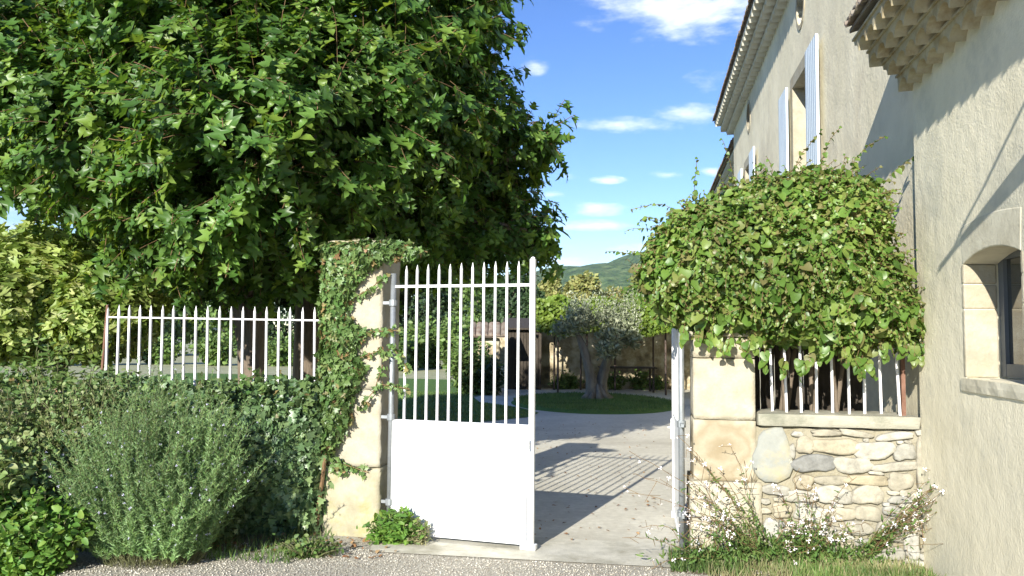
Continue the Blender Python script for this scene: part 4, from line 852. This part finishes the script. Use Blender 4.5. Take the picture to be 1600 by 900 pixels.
def shrub(name, P0, rad, h, n, leafm, tm, size, label, cat, seed, stemm='greentwig', droop=0.1, ns=40, wid=None, group=None, flowers=None, up=0.6):
    """stems fanning from the base, leaves along them"""
    rg = np.random.default_rng(seed); t = thing(name, P0, label, cat, group); L0 = np.array(P0)
    a = rg.uniform(0, 2*np.pi, ns); r_ = np.sqrt(rg.random(ns)); rx, ry = rad
    tip = L0+np.stack([np.cos(a)*r_*rx, np.sin(a)*r_*ry, h*(1.02-0.45*r_**2)*rg.uniform(0.75, 1.1, ns)], 1); base = L0+np.stack([np.cos(a)*r_*rx*0.35, np.sin(a)*r_*ry*0.35, np.zeros(ns)], 1)
    K = 8; A, B, P, T = [], [], [], []; prev = base; per = max(1, int(n/(ns*K)))
    for k in range(K):
        t_ = (k+1)/K; q = base+(tip-base)*t_; q[:, 2] = L0[2]+(tip[:, 2]-L0[2])*t_**0.8; q[:, :2] += rnd3(ns, 0.02*h, rg)[:, :2]; A.append(prev); B.append(q)
        for m_ in range(per):
            f_ = rg.random((ns, 1)); P.append(prev*(1-f_)+q*f_+rnd3(ns, 0.02+0.03*h, rg)); d = sphere_dirs(ns, rg); d[:, 2] = d[:, 2]*0.6+0.2-droop; T.append(d)
        prev = q
    P = np.concatenate(P); T = np.concatenate(T); P[:, 2] = np.maximum(P[:, 2], L0[2]+0.01); Nn = rnd3(len(P), 0.5, rg); Nn[:, 2] += up; Nn[:, 1] -= 0.3
    obj('stems', tubes_np(np.concatenate(A), np.concatenate(B), 0.004, 0.003), stemm, t)
    obj('foliage', leaves(tm, P, T, Nn, size*rg.uniform(0.6, 1.2, len(P)), wid), leafm, t)
    if flowers:
        k = rg.choice(len(P), flowers[0]); F_ = P[k]+rnd3(len(k), 0.02, rg); F_[:, 2] += 0.02
        blossoms(t, F_, np.full(len(k), flowers[1]), flowers[2], rg, (0, -.8, .6))
    return t
def gpt(px, py): p = gnd(px, py); return (p.x, p.y, 0.0)
def xy(px, D): p = at(px, 530, D); return (p.x, p.y, 0.0)
shrub('honeysuckle_shrub', xy(40, 6.6), (0.75, 0.5), 1.22, 9000, 'leaf_shrub', T_OVAL, 0.05, 'tangled small leaved shrub left of the rosemary', 'shrub', 61, ns=170)
shrub('honeysuckle_shrub', xy(165, 6.5), (0.65, 0.35), 1.30, 7000, 'leaf_shrub', T_OVAL, 0.045, 'loose twiggy shrub with small leaves behind the rosemary at the fence end', 'shrub', 62, ns=140)
shrub('goldenrod', xy(85, 7.2), (0.45, 0.3), 1.55, 2600, 'leaf_green', T_LANCE, 0.10, 'tall upright plant with narrow leaves at the far left of the wall', 'plant', 63, ns=34, wid=1.3)
shrub('dense_bush', xy(-60, 5.6), (0.7, 0.5), 1.0, 6000, 'leaf_shrub', T_OVAL, 0.06, 'mid green bush cut by the left edge of the photo', 'shrub', 64, ns=110)
shrub('leafy_weed', gpt(45, 895), (0.42, 0.3), 0.52, 4200, 'leaf_weed', T_OVAL, 0.06, 'bright green leafy weed in the bottom left corner', 'weed', 65, ns=90, flowers=(26, 0.03, 'petal'))
shrub('leafy_weed', (gpt(-40, 895)[0], gpt(-40, 895)[1], 0), (0.35, 0.3), 0.6, 2600, 'leaf_weed', T_OVAL, 0.06, 'green leafy weed at the lowest left edge beside the brighter one', 'weed', 66, ns=60)
shrub('ivy_shrub', xy(330, 6.25), (0.42, 0.2), 0.95, 3600, 'leaf_ivy', T_IVY, 0.065, 'dark leafy bush behind the right side of the rosemary', 'shrub', 67, ns=70)
# plants at the pillar foot
shrub('leafy_weed', gpt(618, 848), (0.22, 0.10), 0.23, 1500, 'leaf_weed', T_LANCE, 0.075, 'bright green weed at the foot of the left gate pillar', 'weed', 71, ns=50, wid=1.8, up=0.9)
shrub('dry_weed', gpt(655, 850), (0.10, 0.06), 0.16, 420, 'drygrass', T_LANCE, 0.045, 'small dry weed against the bottom of the gate panel', 'weed', 72, ns=22)
shrub('low_weed', gpt(480, 870), (0.28, 0.14), 0.13, 900, 'grass', T_OVAL, 0.035, 'low creeping weed at the foot of the ivy', 'weed', 73, ns=60)

# --- gaura with arching stems and white flowers
def gaura(loc, sts, label, seed, tuft=60):
    rg = np.random.default_rng(seed); t = thing('gaura_plant', loc, label, 'flowering plant', 'white flowered gaura plants'); L0 = Vector(loc)
    tb_, P, T, S, FP, FT = [], [], [], [], [], []
    A, B = [], []
    for tip, nb in sts:
        for j in range(nb):
            e_ = tip+Vector(rg.normal(0, 0.11, 3)); b = L0+Vector((rg.normal(0, .05), rg.normal(0, .04), 0)); c = b.lerp(e_, 0.45)+Vector((0, 0, 0.16*abs(rg.normal(1, .3))))
            prev = b
            for i in range(1, 15):
                k = i/14; q = b*(1-k)**2+c*2*k*(1-k)+e_*k*k+Vector(rg.normal(0, .004, 3)); A.append(tuple(prev)); B.append(tuple(q))
                if k < 0.75:
                    for _ in range(4 if k < .5 else 2): P.append(tuple(prev.lerp(q, rg.random())+Vector(rg.normal(0, .006, 3)))); dd = (q-prev).normalized()*0.6+Vector(rg.normal(0, .6, 3)); T.append(tuple(dd)); S.append(rg.uniform(.025, .055))
                if k > 0.45 and rg.random() < 0.34:
                    FP.append(tuple(q+Vector(rg.normal(0, .014, 3))))
                if k > 0.5 and rg.random() < 0.4:
                    z = q+Vector(rg.normal(0, .05, 3)); A.append(tuple(q)); B.append(tuple(z)); 
                    if rg.random() < .5: FP.append(tuple(z))
                prev = q
    for _ in range(tuft*14):
        p = L0+Vector((rg.normal(0, .16), rg.normal(0, .08), abs(rg.normal(0, .08))+.01)); P.append(tuple(p)); T.append(tuple(Vector(rg.normal(0, .6, 3))+Vector((0, 0, .6)))); S.append(rg.uniform(.03, .07))
    obj('stems', tubes_np(np.array(A), np.array(B), 0.0022, 0.0018), 'redtwig', t)
    P = np.array(P); obj('foliage', leaves(T_LANCE, P, np.array(T), rnd3(len(P), 1, rg), np.array(S), 1.2), 'grass', t)
    FP = np.array(FP); rg.shuffle(FP); blossoms(t, FP, -np.sort(-rg.uniform(0.02, 0.038, len(FP))), 'petal', rg, (0, -.9, .4))
def tipat(px, py, n=-0.2): s, z = plane_n(px, py, n); return FR(s, n, z)
b1 = gpt(1195, 876); gaura(b1, [(tipat(1075,700,-.15),3),(tipat(1045,740,-.15),3),(tipat(1090,760,-.25),4),(tipat(1130,720,-.2),3),(tipat(1050,790,-.35),3),(tipat(985,765,-.3),2),(tipat(1180,740,-.3),2),(tipat(1110,820,-.4),5)], 'white flowered gaura with thin stems leaning over the right pillar base', 81)
b2 = gpt(1260, 880); gaura(b2, [(tipat(1210,780,-.3),4),(tipat(1262,780,-.3),4),(tipat(1320,790,-.3),4),(tipat(1230,830,-.3),5),(tipat(1300,840,-.3),4)], 'white flowered gaura bunched in front of the rubble wall', 82)
b3 = gpt(1340, 878); gaura(b3, [(tipat(1548,735,-.38),10),(tipat(1540,775,-.38),3),(tipat(1500,800,-.32),3),(tipat(1410,790,-.3),3),(tipat(1470,770,-.3),2)], 'white flowered gaura with a long shoot arching in front of the annex wall', 83)
b4 = gpt(1110, 884); gaura(b4, [(tipat(1050,830,-.4),3),(tipat(1140,820,-.4),4),(tipat(1000,820,-.4),2)], 'short white flowered gaura at the left corner of the right pillar', 84, 40)
# grass and litter that nobody could count
rg = np.random.default_rng(91)
def blades(n, region, hmin, hmax, mat, name, label):
    s = rg.uniform(region[0], region[1], n); nn = region[2]+(region[3]-region[2])*rg.random(n)**1.3
    P = ON+VN*s[:, None]+UN*nn[:, None]; P[:, 2] = 0.0; T = rnd3(n, 0.35, rg); T[:, 2] = 1; nd = (T_NEEDLE[0]*np.array([0.9, 1, 1]), T_NEEDLE[1])
    o = obj(name, leaves(nd, P, T, rnd3(n, 1, rg), rg.uniform(hmin, hmax, n)), mat); tag(o, label, kind='stuff')
blades(3600, (2.75, 4.25, -0.02, -0.62), 0.03, 0.10, 'drygrass', 'grass', 'dry and green grass along the foot of the rubble wall')
blades(1600, (2.5, 3.0, -0.1, -0.5), 0.04, 0.1, 'grass', 'grass', 'short green grass at the foot of the right pillar')
blades(1800, (3.3, 4.27, -0.3, -0.75), 0.03, 0.11, 'grass', 'grass', 'bright green grass in the bottom right corner by the annex wall')
blades(3400, (-3.2, -0.15, -0.85, 0.0), 0.03, 0.1, 'grass', 'grass', 'short grass and weeds at the foot of the ivy wall')
n = 15000; s = rg.uniform(-1.6, 4.2, n); nn = -0.35-1.1*rg.random(n); k = ~((nn > -0.42) & (s > 0.28) & (s < 2.6)); s, nn = s[k], nn[k]; n = len(s)
OCT = (np.array([(1, 0, 0), (-.9, .1, 0), (0, 1, .1), (.1, -.8, 0), (0, 0, .7), (0, 0, -.6)], float), np.array([(0, 2, 4), (2, 1, 4), (1, 3, 4), (3, 0, 4), (2, 0, 5), (1, 2, 5), (3, 1, 5), (0, 3, 5)]))
P = ON+VN*s[:, None]+UN*nn[:, None]; P[:, 2] = 0.0
T = rnd3(n, 1, rg); T[:, 2] *= 0.2; tag(obj('pebbles', leaves(OCT, P, T, rnd3(n, .3, rg)+ZN, rg.uniform(0.003, 0.0085, n)), 'pebble', None, True), 'small loose gravel stones scattered in front of the gate', kind='stuff')
def lawn_blades(n, poly, label):
    p = np.array(poly); lo, hi = p.min(0), p.max(0); x = rg.uniform(lo[0], hi[0], n*2); y = rg.uniform(lo[1], hi[1], n*2); k = pip(x, y, poly); x, y = x[k][:n], y[k][:n]
    P = np.stack([x, y, np.full(len(x), 0.01)+(0.055 if 'island' in label else 0)], 1); T = rnd3(len(x), .5, rg); T[:, 2] = 1
    tag(obj('grass', leaves((T_NEEDLE[0]*np.array([2.2, 1, 1]), T_NEEDLE[1]), P, T, rnd3(len(x), 1, rg), rg.uniform(.03, .075, len(x))), 'grass'), label, kind='stuff')
lawn_blades(14000, [(EC.x+(a-EC.x)*.97, EC.y+(b-EC.y)*.97) for a, b in el], 'short mown grass on the oval lawn island')
lawn_blades(16000, [(-5, 14.2), (-3.5, 14.3), (-0.6, 15.3), (0.35, 16.4), (0.5, 17.2), (0.1, 18.5), (-0.9, 20), (-1.3, 23), (-5, 24)], 'short mown grass on the lawn behind the gate')
n = 170; s = rg.uniform(-2.2, 0.5, n); P = ON+VN*s[:, None]+UN*(-0.05-0.6*rg.random(n))[:, None]; P[:, 2] = 0.012
tag(obj('leaf_litter', leaves(T_OVAL, P, rnd3(n, 1, rg)*np.array([1, 1, .25]), rnd3(n, .25, rg)+ZN, rg.uniform(0.02, 0.06, n)), 'deadleaf'), 'dry brown fallen leaves at the foot of the ivy', kind='stuff')

# ================================================================== BACKGROUND
# olive tree on its island
ob = gnd(932, 627); OB = Vector((ob.x, ob.y, 0.06)); rg = np.random.default_rng(101)
ot = thing('olive_tree', OB, 'old olive tree with a twisted double trunk on the oval lawn', 'tree')
def gn(pts, rad, seed):
    q = np.random.default_rng(seed); v, f = tube(pts, rad, 14); v = [p+Vector(q.normal(0, 0.012, 3)) for p in v]; return v, f
def oa(px, py, dD=0): return at(px, py, OB.y+dD)
trk = merge(gn([oa(928,628)+Vector((0, 0, -.05)), oa(925,612), oa(923,590), oa(917,565), oa(912,545), oa(902,520)], [0.30, 0.17, 0.13, 0.12, 0.10, 0.06], 1),
            gn([oa(940,628,.1)+Vector((0, 0, -.05)), oa(939,610,.1), oa(941,590,.1), oa(947,568,.1), oa(955,548), oa(966,520)], [0.26, 0.16, 0.13, 0.12, 0.10, 0.05], 2))
for a in range(9):
    an = a*0.7; trk = merge(trk, gn([OB+Vector((0.36*math.cos(an), 0.3*math.sin(an), -0.04)), OB+Vector((0.2*math.cos(an), 0.16*math.sin(an), 0.14)), OB+Vector((0.1*math.cos(an), 0.08*math.sin(an), 0.38))], [0.10, 0.08, 0.03], a))
obj('trunk', trk, 'bark_olive', ot, True)
OL = [lobe(893,508,OB.y,24,.7),lobe(877,518,OB.y,13,.7),lobe(908,495,OB.y+.3,18,.8),lobe(918,505,OB.y+.3,13,.8),lobe(955,530,OB.y,24,.9),lobe(975,512,OB.y+.2,24,.9),lobe(948,548,OB.y-.2,17,.8),lobe(988,530,OB.y,15,.9),lobe(950,500,OB.y+.4,18,.8)]
P, d = lobes_points(OL, 3300, 0.9, rg, 0.2); T = d*0.6+rnd3(len(P), 0.5, rg); T[:, 2] += 0.35
obj('crown', leaves(T_LANCE, P, T, rnd3(len(P), .8, rg)+d, 0.12*rg.uniform(.6, 1.3, len(P)), 2.2), 'leaf_olive', ot)
# upright water shoots
n = 130; b_ = np.array(oa(945, 505)); A = b_+np.stack([rg.uniform(-1.0, 0.9, n), rg.uniform(-.5, .5, n), rg.uniform(-.15, .2, n)], 1); B = A+np.stack([rg.normal(0, .12, n), rg.normal(0, .1, n), rg.uniform(.35, .9, n)], 1)
P = np.concatenate([A+(B-A)*f_ for f_ in np.linspace(.1, 1, 16)]); obj('shoots', leaves(T_LANCE, P+rnd3(len(P), .02, rg), rnd3(len(P), .5, rg)+ZN*.6, rnd3(len(P), 1, rg), rg.uniform(.05, .09, len(P)), 2), 'leaf_olive', ot)

# pergola with clipped foliage roof, posts, back wall
PY = 23.0
pg = thing('pergola', Vector((2.4, PY+1.5, 0)), 'long pergola of clipped lime green plane foliage on thin posts', 'pergola')
p0 = at(838, 500, PY).x; p1 = at(1075, 500, PY).x+1.5
for px in (917, 1040, 872, 975):
    for k, dy in enumerate((0, 2.0)):
        if px == 975 and k == 0: continue
        c = at(px, 530, PY); obj('post', tube([Vector((c.x, PY+dy, 0)), Vector((c.x, PY+dy, 1.95))], 0.03, 8), 'iron', pg)
obj('frame', merge(*[wbox(p0, p1, y-.02, y+.02, 1.9, 1.94) for y in (PY, PY+1, PY+2)]+[wbox(x-.02, x+.02, PY, PY+2, 1.942, 1.97) for x in np.arange(p0+.3, p1, 1.1)]), 'iron', pg)
rg = np.random.default_rng(111); n = 17000
x = rg.uniform(p0-.1, p1, n); y = PY-0.25+rg.random(n)*2.4; top = 2.62+0.16*np.sin(x*2.3+y)+0.10*np.sin(x*5.1+1); z = np.where(rg.random(n) < .5, top-0.15*rg.random(n)**2, 1.85+rg.random(n)*(top-1.85)); fr_ = rg.random(n) < .45
y = np.where(fr_, PY-0.25+rg.normal(0, .07, n)+0.1*np.sin(x*4), y); z = np.where(fr_, rg.uniform(1.8, 2.7, n)+0.1*np.sin(x*3), z)
P = np.stack([x, y, z], 1); T = rnd3(n, .5, rg); T[:, 2] -= .6; obj('foliage', leaves(T_OVAL, P, T, rnd3(n, .4, rg)+np.array([0, -.6, .7]), rg.uniform(.07, .13, n), 1.3), 'leaf_lime', pg)
bw = thing('boundary_wall', Vector((3, PY+2.9, 0)), 'rubble stone wall in the shade behind the pergola', 'wall')
obj('wall', noisy_box(-0.6, 12, PY+2.7, PY+3.1, -0.1, 2.0, 0.05, 0.22, 7, 0.03, fr=lambda a, b, c: Vector((a, b, c))), 'stonewall_far', bw, True)
tbx = at(980, 590, PY+1.4)
tbl = thing('garden_table', Vector((tbx.x, PY+1.4, 0)), 'long low table standing in the shade of the pergola', 'table')
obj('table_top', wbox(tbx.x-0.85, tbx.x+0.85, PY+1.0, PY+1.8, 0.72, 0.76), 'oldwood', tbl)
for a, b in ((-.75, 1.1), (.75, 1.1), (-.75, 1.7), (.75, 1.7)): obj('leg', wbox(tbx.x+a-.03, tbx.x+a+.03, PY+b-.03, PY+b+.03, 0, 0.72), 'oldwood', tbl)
for i, px in enumerate((875, 893, 1000, 1025, 960)):
    c = at(px, 600, PY+2.3+(i % 2)*.2); shrub('border_plant', (c.x, c.y, 0), (0.4, 0.25), 0.42+0.12*(i % 3), 500, 'leaf_green', T_OVAL, 0.10, ['tufted green plant left of the olive trunk at the foot of the stone wall', 'taller green plant just left of the olive trunk by the stone wall', 'green plant by the stone wall right of the garden table', 'green plant by the stone wall near the pergola post', 'low green plant by the stone wall behind the garden table'][i], 'plant', 120+i, ns=24, group='plants along the stone wall')
# dark shed left of pergola
sh = thing('wooden_shed', Vector((0.2, 25.5, 0)), 'dark shaded plank shed left of the pergola', 'shed')
a0 = at(790, 560, 25).x; a1 = at(846, 560, 25).x
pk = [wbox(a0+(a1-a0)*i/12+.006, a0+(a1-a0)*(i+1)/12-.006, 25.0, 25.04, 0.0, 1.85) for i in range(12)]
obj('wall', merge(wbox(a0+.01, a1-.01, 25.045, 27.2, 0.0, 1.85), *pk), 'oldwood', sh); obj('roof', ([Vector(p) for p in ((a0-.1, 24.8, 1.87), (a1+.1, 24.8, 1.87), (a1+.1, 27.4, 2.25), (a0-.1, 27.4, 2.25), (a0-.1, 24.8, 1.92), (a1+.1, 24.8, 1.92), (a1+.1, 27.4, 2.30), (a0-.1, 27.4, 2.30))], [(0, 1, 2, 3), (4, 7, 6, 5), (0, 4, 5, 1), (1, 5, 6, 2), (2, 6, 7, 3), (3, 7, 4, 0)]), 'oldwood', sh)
# little stone well house with a tiled roof
wc = at(762, 560, 24.0); WH = Vector((wc.x, 24.0, 0))
wh = thing('well_house', WH, 'small stone well house with a little tiled roof seen between the gate bars', 'well')
obj('wall', noisy_box(WH.x-.30, WH.x+.36, 23.6, 24.4, -.05, 1.6, 0.05, 0.12, 9, 0.03, fr=lambda a, b, c: Vector((a, b, c))), 'stonewall_far', wh, True)
tl = []
for i in range(6):
    x_ = WH.x-.44+i*.185
    v, f = [], []
    for yy, zz in ((23.35, 1.66), (24.0, 2.02)):
        for th in range(6): t_ = math.pi*th/5; v.append(Vector((x_+.09*math.cos(t_), yy, zz+.07*math.sin(t_))))
    f = [(k, k+1, k+7, k+6) for k in range(5)]+[(0, 1, 2, 3, 4, 5)]; tl.append((v, f))
tl.append(([Vector(p) for p in ((WH.x-.52, 23.35, 1.62), (WH.x+.57, 23.35, 1.62), (WH.x+.57, 24.0, 1.99), (WH.x-.52, 24.0, 1.99), (WH.x-.52, 24.65, 1.62), (WH.x+.57, 24.65, 1.62))], [(0, 1, 2, 3), (3, 2, 5, 4), (0, 4, 5, 1), (0, 3, 4), (1, 5, 2)]))
obj('roof', merge(*tl), 'rooftile', wh)
shrub('oleander', xy(738, 22.8), (0.75, 0.5), 1.55, 2600, 'leaf_green', T_LANCE, 0.2, 'rounded oleander in front of the well house', 'shrub', 131, ns=60, wid=1.6)
shrub('oleander', xy(768, 22.4), (0.4, 0.3), 1.05, 1100, 'leaf_dark', T_LANCE, 0.17, 'smaller dark oleander right in front of the well house wall', 'shrub', 132, ns=40, wid=1.6)
# trees behind pergola and along the field
def bt(name, px, ytop, D, wpx, leafm, n, size, label, seed, group=None, base_px=None, tm=T_RHOMB, sq=None, bottom=0.15):
    top = at(px, ytop, D).z; rx = wpx/2/F*D; c = at(px, 530, D); rgx = np.random.default_rng(seed); lb = []
    mid = (top*(1+bottom))/2; rz = (top-top*bottom)/2
    lb.append(((c.x, D, mid), (rx*.8, rx*.8, rz*.92)))
    for i in range(6):
        a = rgx.uniform(0, 6.28); u_ = rgx.uniform(-.6, .7); lb.append(((c.x+rx*.55*math.cos(a)*(1-abs(u_)*.5), D+rx*.5*math.sin(a), mid+rz*u_), (rx*.45, rx*.45, rz*.34)))
    return make_tree(name, lb, (c.x, D, 0), 0.03*top, leafm, 'bark', tm, n, size, label, 'tree', group, seed=seed, limbs=6, shell=0.45, droop=.2)
G1 = 'trees behind the pergola'
bt('autumn_tree', 905, 428, 36, 80, 'leaf_gold', 5200, 0.22, 'rounded golden tree behind the pergola left of the olive', 201, G1)
bt('autumn_tree', 960, 447, 38, 95, 'leaf_gold', 4200, 0.22, 'lower golden green tree behind the olive tree', 202, G1)
bt('poplar_tree', 867, 412, 44, 26, 'leaf_gold', 2600, 0.2, 'narrow golden poplar beside the gate post in the distance', 203, G1)
bt('poplar_tree', 852, 430, 46, 24, 'leaf_gold', 2000, 0.2, 'shorter golden poplar just right of the gate stile', 204, G1)
bt('broad_tree', 1005, 445, 34, 70, 'leaf_green', 3600, 0.2, 'green tree behind the pergola under the hill', 205, G1)
bt('broad_tree', 1065, 440, 33, 90, 'leaf_green', 3600, 0.2, 'green tree behind the pergola beside the vine', 206, G1)
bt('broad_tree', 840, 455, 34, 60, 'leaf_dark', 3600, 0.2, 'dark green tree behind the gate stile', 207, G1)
G2 = 'trees along the far side of the field'
descr = ['at the far left edge', 'second from the left edge', 'third from the left edge', 'left of the mulberry trunk', 'behind the mulberry trunk', 'left of the ivy pillar', 'behind the ivy pillar', 'behind the first gate bars', 'behind the middle gate bars', 'behind the last gate bars']
for i, (px, yt, wpx) in enumerate(((-40,480,150),(40,470,130),(130,478,120),(230,455,150),(350,440,150),(450,430,150),(560,420,150),(650,430,120),(720,425,110),(800,420,110))):
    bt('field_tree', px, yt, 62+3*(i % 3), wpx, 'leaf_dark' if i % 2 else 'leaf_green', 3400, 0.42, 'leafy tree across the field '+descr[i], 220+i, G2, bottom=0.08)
G3 = 'bushes along the far edge of the field'
for i, (px, yt, wpx, D) in enumerate(((640,505,48,40),(672,498,50,42),(705,495,46,41),(735,500,50,43),(620,520,40,38),(60,515,90,40),(150,520,80,42),(250,522,80,44),(-10,510,90,40),(340,520,70,43),(440,518,80,43))):
    top = at(px, yt, D).z; c = xy(px, D)
    shrub('field_bush', c, (wpx/2/F*D*1.2, 0.9), top, 1700, 'leaf_green', T_OVAL, 0.26, 'green bush at the field edge '+['behind the first gate bars', 'behind the third gate bar', 'behind the middle gate bars', 'left of the well house roof', 'beside the hinge pipe', 'below the yellow green tree', 'left of the fence end', 'behind the left fence bars', 'cut by the left edge', 'left of the mulberry trunk', 'right of the mulberry trunk'][i], 'bush', 240+i, ns=60, group=G3)

n = 260; s = rg.uniform(0.3, 2.5, n); P = ON+VN*s[:, None]+UN*(0.2+9*rg.random(n)**1.4)[:, None]; P[:, 2] = 0.012
tag(obj('leaf_litter', leaves(T_OVAL, P, rnd3(n, 1, rg)*np.array([1, 1, .2]), rnd3(n, .2, rg)+ZN, rg.uniform(0.015, 0.045, n)), 'deadleaf'), 'few small dry leaves scattered over the pale driveway', kind='stuff')
# air
hz = obj('haze', wbox(-3100, 3100, -250, 4100, -3.5, 400), 'dark'); hm = bpy.data.materials.new('haze_air'); hm.use_nodes = True; t = hm.node_tree; t.nodes.clear()
pv = N(t, 'ShaderNodeVolumePrincipled'); pv.inputs['Color'].default_value = (0.80, 0.88, 1.0, 1); pv.inputs['Density'].default_value = 0.00006; mo = N(t, 'ShaderNodeOutputMaterial'); t.links.new(pv.outputs[0], mo.inputs['Volume'])
hz.data.materials.clear(); hz.data.materials.append(hm); tag(hz, 'thin blue haze in the air over the hills', kind='stuff')
